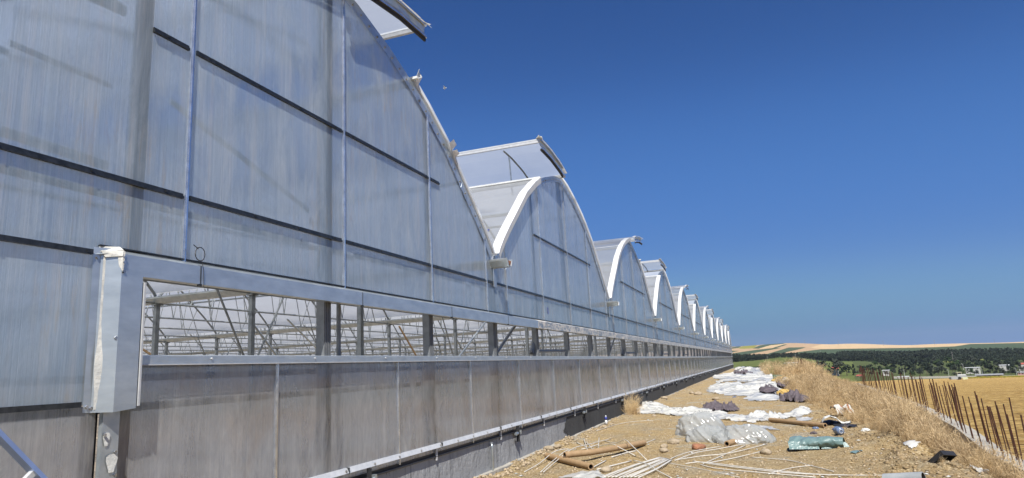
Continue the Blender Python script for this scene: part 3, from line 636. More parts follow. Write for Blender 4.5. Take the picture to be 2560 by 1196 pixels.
# wall posts, pipes and braces just inside
for y in np.arange(10.8-2.4*4, YE, 2.4):
    mb = MB(); x1 = XW-.03
    mb.box(x1-.10, x1, y-.06, y+.06, .0, top_at(y)-.05)
    for q in (-.045, -.015, .015, .045): mb.box(x1, x1+.006, y+q-.006, y+q+.006, .0, top_at(y)-.05)
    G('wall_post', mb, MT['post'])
for y in np.arange(6.36, YE, 4.8):
    mb = MB().tube([(XW-.14,y,.5),(XW-.14,y,3.4)], .025, 8); G('pipe_post', mb, MT['post'])
for k in range(1, NB):
    y = Y0+BAY*k
    for P_, r_ in (([(XW-.12,y+2.25,1.95),(XW-.12,y+3.1,3.2)], .045), ([(XW-.12,y+2.2,2.0),(XW-.12,y+4.7,2.02)], .03), ([(XW-.2,y+.4,1.9),(XW-.2,y+2.6,3.0)], .028)): G('knee_brace', MB().tube(P_, r_, 8), MT['post'])
for z in (1.735, 1.52, 3.05): G('side_pipe', MB().tube([(XW-.2,-6,z),(XW-.2,YE,z)], .03, 8), MT['post'])
# big members behind the first gable
for P_, r_ in (([(XW-.35,-1.0,4.45),(XW-.3,1.6,4.42),(XW-.25,3.5,4.55)], .045), ([(XW-.35,1.0,4.95),(XW-.3,2.4,4.75),(XW-.25,3.5,4.55)], .045), ([(XW-.35,1.9,3.36),(XW-.25,3.45,3.28)], .04), ([(XW-.3,4.0,4.0),(XW-.3,6.1,3.35)], .03), ([(XW-.4,-1,4.0),(XW-.4,3.5,3.95)], .025)): G('gable_brace', MB().tube(P_, r_, 8), MT['galv'])
# interior: posts, trusses, floor
xk = [XW-.19-2.5*k for k in range(1, 36)]
post_me = None; sites = []
for i, x in enumerate(xk):
    for n in range(0, NB+1): sites.append((math.hypot(x, Y0+BAY*n+4-4), i, x, n, Y0+BAY*n))
sites.sort()
def post_mb(x, y, i):
    mb = MB().box(x-.04, x+.04, y-.05, y+.05, 0, GZ-.14); mb.box(x-.07, x+.07, y-.1, y+.1, GZ-.16, GZ-.135)
    if i % 2 == 1:
        mb.tube([(x,y-.06,1.95),(x,y-.95,3.42)], .022, 6); mb.tube([(x,y+.06,1.95),(x,y+.95,3.42)], .022, 6); mb.box(x-.05, x+.05, y-.12, y+.12, 1.93, 1.97); mb.box(x-.05, x+.05, y-.06, y+.06, 3.0, 3.03)
    return mb
pm = {}
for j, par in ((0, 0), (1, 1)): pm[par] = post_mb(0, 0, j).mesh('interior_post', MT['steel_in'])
rest = MB()
for n_i, (_, i, x, n, y) in enumerate(sites):
    if n_i < 96: o = link('interior_post', pm[i % 2], GH); o.location = (x-GROOT[0], y-GROOT[1], 0)
    else:
        mb = post_mb(x, y, i); b = len(rest.v); rest.v += mb.v; rest.f += [tuple(q+b for q in f_) for f_ in mb.f]
tag(G('interior_posts', rest, MT['steel_in']), kind='stuff')
def truss_mb():
    mb = MB(); z0 = 3.42
    mb.tube([(0, s, GZ+prof(s)-.03) for s in arch(.05, 9.55, 14)], .03, 6, False); mb.tube([(0,.05,z0),(0,9.55,z0)], .024, 5, False)
    for c in (1.5, 2.8, 4.1, 5.5, 6.8, 8.1):
        for sg in (-1, 1): t_ = c+sg*.48; mb.tube([(0,c,z0),(0,t_,GZ+prof(t_)-.04)], .016, 4, False)
    for c in (.9, 8.7): mb.tube([(0,c,z0),(0,c+(.6 if c < 5 else -.6),GZ+prof(c+(.6 if c < 5 else -.6))-.04)], .018, 4, False)
    return mb
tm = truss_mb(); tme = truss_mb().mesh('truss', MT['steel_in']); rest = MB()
sites = sorted((math.hypot(x, Y0+BAY*n+4.8), x, Y0+BAY*n) for x in xk for n in range(0, NB))
for n_i, (_, x, y) in enumerate(sites):
    if n_i < 90: o = link('truss', tme, GH); o.location = (x-GROOT[0], y-GROOT[1], 0)
    elif x > -80:
        b = len(rest.v); rest.v += [(q[0]+x, q[1]+y, q[2]) for q in tm.v]; rest.f += [tuple(q+b for q in f_) for f_ in tm.f]
tag(G('trusses', rest, MT['steel_in']), kind='stuff')
for (x, y, z, x2, y2, z2) in ((-9.45,10.9,2.78,-9.3,12.2,1.5),(-9.45,20.5,2.78,-9.3,21.9,1.5),(-11.9,15.0,3.3,-11.9,17.4,1.9),(-6.9,14.9,1.9,-6.9,17.6,3.3)):
    G('stay_pipe', MB().tube([(x,y,z),(x2,y2,z2)], .026, 7), MT['galv'])
for (x, y, z, x2, y2, z2) in ((-14.3,11.4,3.2,-13.9,14.2,1.6),(-11.8,20.9,3.35,-11.6,22.6,1.6),(-14.5,9.2,2.6,-14.3,10.6,1.5)):
    G('timber_prop', MB().bar((x,y,z),(x2,y2,z2), .045), MT['card'])
mb = MB(); v_, f_ = grid(np.linspace(XB, XW-.1, 60), np.linspace(-8.4, YE, 60), lambda a, b: .02+.1*fbm(a*.6, b*.6, 3)); mb.v = [tuple(q) for q in v_]; mb.f = [tuple(q) for q in f_]
G('earth_floor', mb, MT['soil'])
mb = MB()
for y in (YE,): 
    mb.quad((XW,y,0),(XB,y,0),(XB,y,GZ),(XW,y,GZ))
mb.quad((XB,-8.4,0),(XB,YE,0),(XB,YE,GZ),(XB,-8.4,GZ)); mb.quad((XW,-8.4,0),(XB,-8.4,0),(XB,-8.4,GZ+.3),(XW,-8.4,GZ+.3))
G('end_film', mb, MT['film'])
mb = MB()
for k in (-1,): 
    P_ = [(a, GZ+prof(a)+.07) for a in arch(0, 9.6, 20)]
    for (a, za), (b, zb) in zip(P_[:-1], P_[1:]): mb.quad((XW+.1,yk(k,a),za),(XW+.1,yk(k,b),zb),(XB,yk(k,b),zb),(XB,yk(k,a),za))
G('roof_film', mb, MT['film'], smooth=True)
# printed marks on the film by the first gutter
mb = MB(); R_ = random.Random(2)
for r_ in range(3):
    s = .42+.10*(2-r_); z = GZ+prof(s)+.085
    for q in range(6):
        x = XW-.28-.055*q-.02*r_; mb.quad((x,yk(1,s),z+.01),(x-.03-.015*R_.random(),yk(1,s),z+.01),(x-.03,yk(1,s+.035),GZ+prof(s+.035)+.096),(x-.008,yk(1,s+.03),GZ+prof(s+.03)+.095))
G('printed_mark', mb, MT['bluepaint'])
mb = MB(); mb.tube([(XW+.003, 13.95+.045*math.cos(a), 2.86+.07*math.sin(a)) for a in np.linspace(0, 2*math.pi, 18)], .004, 4, False); G('marker_circle', mb, MT['bluepaint'])

# ------------------------------------------------------------------ concrete strip with starter bars
def local(mb, loc): return rel(mb, loc)
BR = Vector((3.5, 16., 0.)); BW = empty('concrete_beam', BR); tag(BW, 'low concrete beam bristling with rusty upright bars beside the weed bank', 'concrete beam')
mb = MB(); ysb = np.concatenate([np.arange(3, 24, .5), np.arange(24, 40, 1.)]); tz = .07
for y1, y2 in zip(ysb[:-1], ysb[1:]):
    x1, x2 = float(beam_x(y1)), float(beam_x(y2))
    mb.quad((x1,y1,tz),(x2,y2,tz),(x2+.26,y2,tz),(x1+.26,y1,tz)); mb.quad((x1,y1,-.8),(x2,y2,-.8),(x2,y2,tz),(x1,y1,tz)); mb.quad((x1+.26,y1,-1.2),(x2+.26,y2,-1.2),(x2+.26,y2,tz),(x1+.26,y1,tz))
local(mb, BR).build('beam_body', MT['conc_pale'], BW)
R_ = random.Random(11); y = 9.7
for i in range(100):
    y += R_.choice([.09, .14, .20, .28, .34]) * (1+.018*(y-8)); x = float(beam_x(y))+R_.choice([.06, .20])+R_.uniform(-.01, .01)
    h = R_.uniform(.62, .84)+.004*(y-9); lx, ly = R_.gauss(-.05, .025), R_.gauss(0, .03)
    MB().tube([(x-BR.x, y-BR.y, .0), (x+lx*.5-BR.x, y+ly*.4-BR.y, h*.5), (x+lx-BR.x, y+ly-BR.y, tz+h)], .0085+.003*R_.random(), 5).build('rebar', MT['rust'], BW)
# ------------------------------------------------------------------ crumpled sheets
def crumple(name, pts_px, h, seed, m_, label, cat, group=None, cell=.04, freq=2.2, world=None, edge=.22, base=.012, holes=9):
    W_ = world or [gpt(*p) for p in pts_px]
    P2 = [(p.x, p.y) for p in W_]; cx = sum(p[0] for p in P2)/len(P2); cy_ = sum(p[1] for p in P2)/len(P2)
    # subdivide the outline and jitter it
    R_ = random.Random(seed); O = []
    for (a, b), (c, d) in zip(P2, P2[1:]+P2[:1]):
        L = math.hypot(c-a, d-b); n = max(2, int(L/(cell*3)))
        for i in range(n): t = i/n; O.append((a+(c-a)*t+R_.uniform(-1, 1)*min(.06, L*.05)*1.2, b+(d-b)*t+R_.uniform(-1, 1)*min(.10, L*.05)*1.2))
    xs_ = np.arange(min(p[0] for p in O), max(p[0] for p in O)+cell, cell); ys_ = np.arange(min(p[1] for p in O), max(p[1] for p in O)+cell, cell)
    if len(xs_) < 4 or len(ys_) < 4: return None
    X, Y = np.meshgrid(xs_, ys_, indexing='ij'); ins = inside(O, X, Y)
    OA = np.array(O); D = np.full(X.shape, 1e9)
    for k in range(len(OA)): D = np.minimum(D, np.hypot(X-OA[k, 0], Y-OA[k, 1]))
    s = seed*13.7; L_ = 1/freq; wx = X+.8*L_*fbm(X/L_*.6+s, Y/L_*.6, 3); wy = Y+.8*L_*fbm(X/L_*.6, Y/L_*.6+s, 3)
    def folds(a_, fq, an): c, q = math.cos(a_), math.sin(a_); return np.clip(1-np.abs(fbm((wx*c-wy*q)*fq+s, (wx*q+wy*c)*fq*an+s, 2, .5))*7, 0, 1)
    a0 = seed*1.9; H = .62*folds(a0, freq*1.1, .30)**1.5+.35*folds(a0+1.1, freq*1.6, .25)**1.5+.16*folds(a0+2.2, freq*2.6, .3)**1.3+.04*folds(a0+.5, freq*6, .4)+.25*np.clip(fbm(wx*freq*.8-s, wy*freq*.8, 2)+.3, 0, 1); H = H*(.35+1.1*vn(X*freq*.6+s, Y*freq*.6))
    Z = site_h(X, Y)+base+h*H*np.clip(D/edge, 0.06, 1)**.7
    X2 = X+.5*h*fbm(X*3+s, Y*3, 3); Y2 = Y+.5*h*fbm(X*3, Y*3+s, 3)
    n_, m2 = X.shape; i, j = np.meshgrid(np.arange(n_-1), np.arange(m2-1), indexing='ij'); ins &= (vn(X*freq*1.1+3.3*s, Y*freq*.45) < holes) | (D < 0); ok = ins[:-1,:-1] & ins[1:,:-1] & ins[:-1,1:] & ins[1:,1:]
    a = (i*m2+j)[ok]; 
    if len(a) < 6: return None
    zc = float(site_h(cx, cy_)); v = np.stack([X2-cx, Y2-cy_, Z-zc], -1).reshape(-1, 3); f = np.stack([a, a+m2, a+m2+1, a+1], -1)
    used = np.unique(f); mp = np.zeros(len(v), int); mp[used] = np.arange(len(used))
    o = link(name, npmesh(name, v[used], mp[f], m_, True), loc=(cx, cy_, zc)); tag(o, label, cat, group); return o
SH = MT['sheet']
crumple('plastic_sheet', [(1580,1035),(1597,1006),(1645,1009),(1690,1024),(1760,1028),(1860,1042),(1928,1054),(1880,1060),(1760,1046),(1690,1040),(1620,1036)], .13, 1, SH, 'long crumpled white plastic sheet running from the wall behind the big bags', 'plastic sheet', cell=.035, freq=1.6)
crumple('plastic_sheet', [(1852,1048),(1900,1034),(1940,1044),(1975,1034),(2010,1020),(2036,1036),(1985,1046),(1930,1056)], .20, 2, SH, 'crumpled white plastic sheet lying behind the end of the long brown tube', 'plastic sheet', cell=.035)
crumple('plastic_sheet', [(1385,1200),(1450,1180),(1500,1184),(1520,1200)], .08, 3, SH, 'grey white plastic sheet corner at the bottom edge beside the strip bundle', 'plastic sheet', cell=.03, world=None)
crumple('plastic_sheet', [(1810,990),(1830,968),(1870,958),(1905,952),(1955,962),(1962,985),(1950,1000),(1885,1003),(1862,992)], .26, 4, SH, 'biggest heap of crumpled white plastic, in front of the far sheets', 'plastic sheet', 'crumpled plastic sheets along the path', .06, .75, edge=.5, holes=.9)
crumple('plastic_sheet', [(1858,1000),(1880,990),(1950,992),(1950,1003),(1890,1005)], .13, 14, SH, 'smooth pale plastic roll edge left of the mauve cloth', 'plastic sheet', 'crumpled plastic sheets along the path', .06, .8)
crumple('plastic_sheet', [(1763,980),(1780,965),(1850,957),(1862,975),(1800,987)], .20, 5, SH, 'white plastic sheet left of the biggest heap, open ground in front', 'plastic sheet', 'crumpled plastic sheets along the path', .06, .8, holes=.9)
crumple('plastic_sheet', [(1785,955),(1830,948),(1930,942),(1950,952),(1895,966),(1850,960),(1800,964)], .24, 6, SH, 'wide white plastic sheet lying behind the biggest heap', 'plastic sheet', 'crumpled plastic sheets along the path', .08, .55, holes=.86)
crumple('plastic_sheet', [(1782,948),(1792,938),(1850,934),(1900,936),(1940,938),(1930,946),(1850,950),(1810,952)], .28, 7, SH, 'white plastic sheet swollen near the leaning pole foot', 'plastic sheet', 'crumpled plastic sheets along the path', .11, .42, holes=.84)
crumple('plastic_sheet', [(1832,932),(1850,925),(1912,926),(1912,938),(1870,940),(1838,938)], .42, 8, SH, 'farthest bright white plastic heap at the end of the path', 'plastic sheet', 'crumpled plastic sheets along the path', .14, .35, holes=.9)
crumple('plastic_sheet', [(1908,962),(1985,955),(1968,966),(1930,970)], .26, 9, SH, 'white plastic sheet reaching the weeds beside the green bottle', 'plastic sheet', 'crumpled plastic sheets along the path', .07, .8)
for i, (pp, lb) in enumerate((([(1752,1026),(1768,1014),(1815,1016),(1853,1028),(1820,1033),(1775,1031)], 'mauve cloth behind the long white sheet, nearest to the greenhouse'),
        ([(1947,999),(1972,989),(1995,990),(2034,1005),(2000,1008),(1958,1005)], 'mauve cloth crumpled at the edge of the weeds, nearest of those there'),
        ([(1938,962),(1955,958),(1978,968),(1962,976),(1945,974)], 'mauve cloth on the white sheet beside the green bottle'),
        ([(1895,985),(1925,972),(1948,980),(1940,990),(1905,990)], 'mauve cloth on top of the biggest plastic heap'),
        ([(1832,938),(1858,932),(1882,940),(1860,943)], 'mauve cloth among the farthest plastic sheets'))):
    crumple('mauve_cloth', pp, (.24,.24,.26,.2,.36)[i], 20+i, MT['purple'], lb, 'cloth', 'mauve cloths on the ground', (.03,.035,.06,.05,.12)[i], 3.6 if i < 2 else 2.2, base=(.012,.012,.05,.12,.12)[i], edge=.1)
crumple('black_strip', [(2050,1062),(2080,1056),(2140,1064),(2144,1072),(2100,1070)], .10, 31, MT['black'], 'torn black plastic strip at the foot of the bank', 'strip', cell=.03)
crumple('teal_scrap', [(2128,1136),(2150,1127),(2158,1129),(2146,1140)], .06, 32, MT['teal'], 'small teal plastic scrap on the clods right of the tarpaulin', 'scrap', cell=.02)
crumple('film_scrap', [(1985,1048),(2020,1044),(2035,1052),(2000,1056)], .07, 33, SH, 'small clear film scrap behind the long brown tube', 'scrap', cell=.025)
crumple('film_scrap', [(1880,1066),(1925,1068),(1950,1078),(1930,1077),(1890,1071)], .05, 34, SH, 'thin grey film shred in front of the long brown tube', 'scrap', cell=.02)
crumple('film_scrap', [(2255,1118),(2290,1106),(2302,1118),(2275,1126)], .07, 35, SH, 'small film scrap on the bank left of the black crate', 'scrap', cell=.02)
crumple('film_scrap', [(2440,1180),(2470,1168),(2490,1180),(2465,1198)], .16, 36, SH, 'white film scrap in the weeds below the concrete beam', 'scrap', cell=.02)
# ------------------------------------------------------------------ puffed bags, tarpaulin
def puff(name, px, py, rx, ry, rz, seed, m_, label, cat, rot=0, sharp=.16, k=2.0, dx=0, dy=0):
    p = gpt(px, py); p = Vector((p.x+dx, p.y+dy, 0)); p.z = float(site_h(p.x, p.y)); n1, n2 = 130, 60; s = seed*7.3
    T, Ph = np.meshgrid(np.linspace(0, 2*math.pi, n1, endpoint=False), np.linspace(-.5, math.pi/2, n2), indexing='ij')
    dx, dy, dz = np.cos(T)*np.cos(Ph), np.sin(T)*np.cos(Ph), np.sin(Ph)
    a = (dx*1.3+dz*.9)*k+s; b = (dy*1.3-dz*.7)*k+s*.7
    wa = a+.5*fbm(a*.8, b*.8, 2); wb = b+.5*fbm(a*.8+9, b*.8, 2)
    fo = lambda an_, fq, st_: np.clip(1-np.abs(fbm((wa*math.cos(an_)-wb*math.sin(an_))*fq+s, (wa*math.sin(an_)+wb*math.cos(an_))*fq*st_-s, 2, .45))*8, 0, 1)
    r = .86+.34*fbm(a*.7, b*.7, 2)+sharp*(.55*fo(seed, .8, .3)+.4*fo(seed+1.2, 1.2, .3)+.22*fo(seed+2.3, 2.6, .35))
    x, y = dx*rx*r, dy*ry*r; z = np.maximum(dz*rz*r, -.02)+rz*.02; c, q = math.cos(rot), math.sin(rot)
    v = np.stack([x*c-y*q, x*q+y*c, z], -1).reshape(-1, 3); i, j = np.meshgrid(np.arange(n1), np.arange(n2-1), indexing='ij'); i2 = (i+1) % n1
    f = np.stack([i*n2+j, i2*n2+j, i2*n2+j+1, i*n2+j+1], -1).reshape(-1, 4)
    o = link(name, npmesh(name, v, f, m_, True), loc=tuple(p)); tag(o, label, cat); return o
puff('plastic_bag', 1755, 1092, .62, .42, .50, 3, MT['bag'], 'tall puffed clear plastic bag behind its smaller neighbours', 'plastic bag', .2, dy=.5)
puff('plastic_bag', 1770, 1106, .50, .34, .30, 8, MT['bag'], 'flatter grey plastic bag in front of the tall one', 'plastic bag', -.1, dy=.15)
puff('plastic_bag', 1858, 1108, .60, .46, .36, 5, MT['bag'], 'right hand clear plastic bag with a brown tube sticking out', 'plastic bag', .1, k=2.6, dy=.2)
def roll(name, a, b, rx, rz, seed, m_, label, cat, n=70, open_end=True, amp=.25):
    A_, B_ = gpt(*a), gpt(*b); c = (A_+B_)/2; d = (B_-A_); L = d.length; d.normalize(); e = Vector((-d.y, d.x, 0)); k = 40; s = seed*5.1
    t, th = np.meshgrid(np.linspace(0, 1, n), np.linspace(0, 2*math.pi, k, endpoint=False), indexing='ij')
    rr_ = 1+amp*(1-np.abs(fbm(t*5+s+th*.25, np.sin(th)*1.2+th*.1+s, 4))*5)*.6+.2*np.sin(th*2+t*4); env = (1-.25*np.abs(2*t-1)**4)
    u = (t-.5)*L; wv = np.cos(th)*rx*rr_*env; z = np.maximum(np.sin(th)*rz*rr_*env+rz*.86, 0.005)
    v = np.stack([d.x*u+e.x*wv, d.y*u+e.y*wv, z], -1).reshape(-1, 3); i, j = np.meshgrid(np.arange(n-1), np.arange(k), indexing='ij'); j2 = (j+1) % k
    f = np.stack([i*k+j, (i+1)*k+j, (i+1)*k+j2, i*k+j2], -1).reshape(-1, 4)
    o = link(name, npmesh(name, v, f, m_, True), loc=tuple(c)); tag(o, label, cat); return o
tp = roll('tarpaulin', (1978,1126), (2112,1118), .17, .105, 4, MT['teal'], 'folded teal tarpaulin lying on the dirt', 'tarpaulin')
mbf = MB().quad((-.45,-.20,.01),(.02,-.22,.015),(.0,-.13,.12),(-.46,-.10,.13)); mbf.quad((.05,-.20,.015),(.50,-.16,.02),(.44,-.10,.11),(.1,-.12,.10)); mbf.build('tarpaulin_flap', MT['teal'], tp)
# ------------------------------------------------------------------ cardboard tubes
def hollow(name, P, r, ri, m_, mi, label, cat, group=None, k=20):
    P = [Vector(p) for p in P]; c = sum(P, Vector())/len(P); Q = [p-c for p in P]
    mb = MB().tube(Q, r, k, False); mb2 = MB().tube(Q, ri, k, False)
    for e, d in ((0, Q[0]-Q[1]), (-1, Q[-1]-Q[-2])):
        d = d.normalized() if e else (Q[1]-Q[0]).normalized(); u = Vector((0,0,1)); dd_ = (Q[1]-Q[0]).normalized() if e == 0 else (Q[-1]-Q[-2]).normalized()
        e1 = dd_.cross(u).normalized(); e2 = e1.cross(dd_); o = Q[e]
        for j in range(k):
            a, b = 2*math.pi*j/k, 2*math.pi*(j+1)/k; f1 = lambda t, q: o+(e1*math.cos(t)+e2*math.sin(t))*q
            mb.quad(f1(a, r), f1(b, r), f1(b, ri), f1(a, ri))
    o = mb.build(name, m_, None, True, tuple(c)); mb2.build('tube_bore', mi, o, True); tag(o, label, cat, group); return o
def gz(px, py, h): p = gpt(px, py); return Vector((p.x, p.y, p.z+h))
CG = 'brown cardboard tubes on the ground'
hollow('cardboard_tube', [gz(1413,1163,.15), gz(1480,1152,.135), gz(1545,1138,.115), gz(1611,1116,.06)], .052, .036, MT['card'], MT['cardin'], 'bent brown cardboard tube resting on top of another', 'cardboard tube', CG)
hollow('cardboard_tube', [gz(1368,1149,.05), gz(1478,1176,.05)], .052, .036, MT['card'], MT['cardin'], 'short brown cardboard tube lying under the bent one', 'cardboard tube', CG)
hollow('cardboard_tube', [gz(1926,1056,.06), gz(2064,1071,.055)], .052, .034, MT['card'], MT['cardin'], 'long straight brown tube lying beyond the puffed bags', 'cardboard tube', CG)
hollow('cardboard_tube', [gz(1818,1118,.05), gz(1868,1104,.06)], .055, .036, MT['card'], MT['cardin'], 'brown tube mostly hidden under the right hand bag', 'cardboard tube', CG)
hollow('grey_pipe', [gz(2214,1216,.06), gz(2312,1210,.05)], .075, .065, MT['greypipe'], MT['black'], 'grey plastic pipe lying at the bottom edge near the weeds', 'pipe')
# ------------------------------------------------------------------ white plastic strips
k8 = lambda x, y: (1160+x/2.844, 980+y/2.844); k7 = lambda x, y: (1780+x/3.181, 820+y/3.181)
def strip(pts, hs, label, group=None, r=.0075, flat=False):
    P = []
    for (x, y), h in zip(pts, hs): P.append(gz(x, y, .014)+Vector((0, 0, h)))
    # smooth
    Q = []
    for i in range(len(P)-1):
        p0, p1, p2, p3 = P[max(i-1,0)], P[i], P[i+1], P[min(i+2,len(P)-1)]
        for t in (0, .2, .4, .6, .8): Q.append(.5*((2*p1)+(p2-p0)*t+(2*p0-5*p1+4*p2-p3)*t*t+(3*p1-p0-3*p2+p3)*t**3))
    Q.append(P[-1]); c = sum(Q, Vector())/len(Q); o = MB().tube([q-c for q in Q], r, 6).build('plastic_strip', MT['white'], None, True, tuple(c)); tag(o, label, 'plastic strip', group); return o
def st(f, pts, label, h=None, g='white plastic strips scattered on the dirt', r=.0075): return strip([f(*p) for p in pts], h or [0]*len(pts), label, g, r)
st(k8, [(430,580),(540,530),(650,480),(750,452)], 'white strip curving over the buried end of the short brown tube, nearest the wall', [0,.03,.11,.10])
st(k8, [(545,580),(640,515),(740,470),(800,440)], 'white strip over the short brown tube, just right of its nearest twin', [0,.05,.12,.05])
st(k8, [(565,580),(660,520),(780,455),(900,400),(1045,340)], 'long white strip arching over the short tube towards the upright tangle', [0,.05,.11,.06,0])
st(k8, [(800,365),(870,398)], 'short white offcut left of the tangle by the wall', r=.009)
st(k8, [(852,352),(880,428)], 'white offcut leaning steeply in the tangle, leftmost there', [.05,0], r=.009)
st(k8, [(868,365),(920,425)], 'white offcut crossing the leftmost leaning one in the tangle', [.02,0], r=.009)
st(k8, [(835,415),(900,400),(960,380)], 'white offcut lying flat below the tangle', r=.009)
st(k8, [(962,350),(955,420)], 'white offcut standing at the right side of the tangle', [.06,0], r=.009)
st(k8, [(1000,355),(1080,385),(1150,420),(1200,455),(1300,492)], 'white strip arched high over the far half of the bent tube', [0,.04,.18,.16,0])
st(k8, [(940,402),(1050,440),(1120,455),(1225,468)], 'white strip arched over the middle of the bent tube', [0,.15,.11,0])
st(k8, [(1050,474),(1140,448),(1222,428)], 'flat grey white slat between the bent tube and the bundle', r=.011)
st(k8, [(910,550),(1010,496)], 'short white offcut touching the mouth of the short tube', r=.010)
st(k8, [(945,560),(1190,505)], 'flat grey white slat lying left of the bundle', r=.011)
st(k8, [(1205,500),(1310,550),(1380,585),(1475,620)], 'single white strip crossing over the bundle', [.01,.05,.02,0])
st(k8, [(1440,514),(1700,564),(1960,618)], 'thin white strip running right of the bundle to the bottom edge', r=.005)
st(k8, [(1470,484),(1600,436),(1830,395)], 'white strip of the fan below the bags, leftmost', r=.007)
st(k8, [(1500,497),(1650,450),(1800,418),(1978,382)], 'white strip of the fan below the bags, second from the left', [0,.02,.01,0])
st(k8, [(1510,492),(1700,466),(1900,452),(2155,378)], 'white strip of the fan that ends under the right hand bag', [0,0,.02,0])
st(k8, [(1700,520),(1850,455),(2005,386)], 'white strip of the fan crossing the others steeply')
st(k8, [(1720,515),(1900,484),(2125,428)], 'white strip of the fan ending at the round pale stone')
st(k8, [(1575,523),(1700,518),(2000,550),(2330,580),(2600,605)], 'long white strip running right along the bottom, upper one', [0,.02,.01,0,0])
st(k8, [(1628,510),(1900,545),(2300,584),(2700,606),(3020,606)], 'longest white strip along the bottom edge towards the grey pipe', [.02,.01,0,0,0], r=.009)
st(k8, [(1680,526),(1800,556),(2100,582),(2500,616)], 'white strip along the bottom, lowest of the long ones')
st(k7, [(310,1038),(600,1063),(800,1108),(970,1153)], 'thin white strip alone below the tarpaulin, crossing a twin', r=.006)
st(k7, [(450,1172),(620,1124),(800,1103)], 'thin white strip crossing under the lone one below the tarpaulin', r=.006)
st(k8, [(940,284),(1080,238),(1200,218),(1345,208)], 'long thin white strip lying beside the concrete foundation', r=.006)
st(k8, [(1300,368),(1360,346)], 'tiny white offcut at the far end of the bent tube')
for i in range(11):
    st(k8, [(970+i*27,622),(1180+i*19,545+i*3),(1395+i*8.5,476+i*2.2)], 'white strip in the parallel bundle near the bottom edge', [.005,.015+.01*(i % 3),.01], 'white strips laid side by side in a bundle', r=.0085)
# ------------------------------------------------------------------ stones, bottles and odds
def stone(px, py, r, label, m_='stone', sq=.6, seed=0, h=0):
    p = gpt(px, py); n1, n2 = 18, 10; T, Ph = np.meshgrid(np.linspace(0, 2*math.pi, n1, endpoint=False), np.linspace(-math.pi/2, math.pi/2, n2), indexing='ij')
    dx, dy, dz = np.cos(T)*np.cos(Ph), np.sin(T)*np.cos(Ph), np.sin(Ph); q = 1+.7*fbm(dx*1.5+seed*3.1+5, dy*1.5+dz+seed, 3)
    v = np.stack([dx*r*q*1.2, dy*r*q, dz*r*sq*q], -1).reshape(-1, 3); i, j = np.meshgrid(np.arange(n1), np.arange(n2-1), indexing='ij'); i2 = (i+1) % n1
    f = np.stack([i*n2+j, i2*n2+j, i2*n2+j+1, i*n2+j+1], -1).reshape(-1, 4)
    o = link('stone', npmesh('stone', v, f, MT[m_]), loc=(p.x, p.y, p.z+r*sq*.5)); o.rotation_euler[2] = seed; tag(o, label, 'stone'); return o
for i, (px, py, r, lb, mm) in enumerate(((1660,1120,.075,'pale flat stone between the bent tube and the bags, upper of a pair','stone'),(1661,1132,.085,'pale flat stone between the bent tube and the bags, lower of a pair','stone'),
    (1684,1110,.10,'flat greyish stone just left of the tall puffed bag','stone'),(1748,1124,.12,'reddish brick coloured stone in front of the bags','redstone'),(1914,1136,.09,'round pale stone at the end of the fan of strips','stone'),
    (1372,1128,.09,'pale lump against the footing where the dark stretch starts','stone'),(1395,1121,.07,'longish pale lump beside the footing near the cardboard tubes','stone'),(1515,1180,.09,'pale ochre lump between the short tube and the bundle','stone'),
    (1635,1042,.06,'small dark sided stone in front of the long white sheet','stone'),(1745,988,.16,'pale block on the open dirt left of the plastic heap','stone'),(1730,985,.12,'pale block standing beside another on the open dirt','stone'),
    (1790,1000,.12,'rounded pale stone on the open dirt nearest the plastic heap','stone'),(1530,1064,.06,'small white stone beside the foundation near the spray can','stone'),(1515,1072,.05,'small pale stone on the grey gravel stain near the foundation','stone'),(1660,998,.12,'pale slab leaning at the foundation beyond the long sheet','stone'))):
    stone(px, py, r, lb, mm, seed=i+1)
def jug():
    p = gpt(2100, 1088); r = empty('water_bottle', (p.x, p.y, p.z)); tag(r, 'blue tinted water bottle lying with its base towards the path', 'bottle')
    a = Vector((.02, -.10, .075)); b = Vector((-.05, .14, .08)); pr = [(0,.0),(0,.055),(.03,.075),(.09,.078),(.10,.07),(.12,.078),(.2,.076),(.25,.05),(.30,.026),(.33,.026)]
    d = (b-a).normalized(); e1 = d.cross(Vector((0,0,1))).normalized(); e2 = e1.cross(d); mb = MB(); k = 20
    for (t, q) in pr:
        for j in range(k): an = 2*math.pi*j/k; mb.v.append(tuple(a+d*t+(e1*math.cos(an)+e2*math.sin(an))*q))
    for i in range(len(pr)-1):
        for j in range(k): mb.f.append((i*k+j, i*k+(j+1)%k, (i+1)*k+(j+1)%k, (i+1)*k+j))
    mb.build('bottle_body', MT['blue'], r, True)
    mb = MB().tube([a-d*.004+(e1*math.cos(t)+e2*math.sin(t))*.034 for t in np.linspace(0, 2*math.pi, 20)], .006, 5, False); mb.build('base_ring', MT['alurail'], r, True)
    MB().tube([a+d*.33, a+d*.36], .028, 12).build('cap', MT['bluepaint'], r, True)
jug()
p = gpt(1516, 1063); r = empty('spray_can', (p.x, p.y, p.z)); tag(r, 'white and blue spray can standing by the foundation', 'spray can')
MB().tube([(0,0,0),(0,0,.13)], .033, 14).build('can_body', MT['alurail'], r, True); MB().tube([(0,0,.13),(0,0,.21)], .0335, 14).build('can_label', MT['bluepaint'], r, True); MB().tube([(0,0,.21),(0,0,.235),(0,0,.25)], .03, 12, True, .012).build('nozzle_cap', MT['alurail'], r, True)
p = Vector((-4.02, 10.25, 0)); p = gpt(1233, 1186); o = MB().tube([(0,0,-.1),(0,0,.40),(-.003,0,.455)], .016, 10).build('metal_stake', MT['galv'], None, True, (p.x, p.y, p.z)); tag(o, 'short grey metal stake standing in front of the foundation', 'stake')
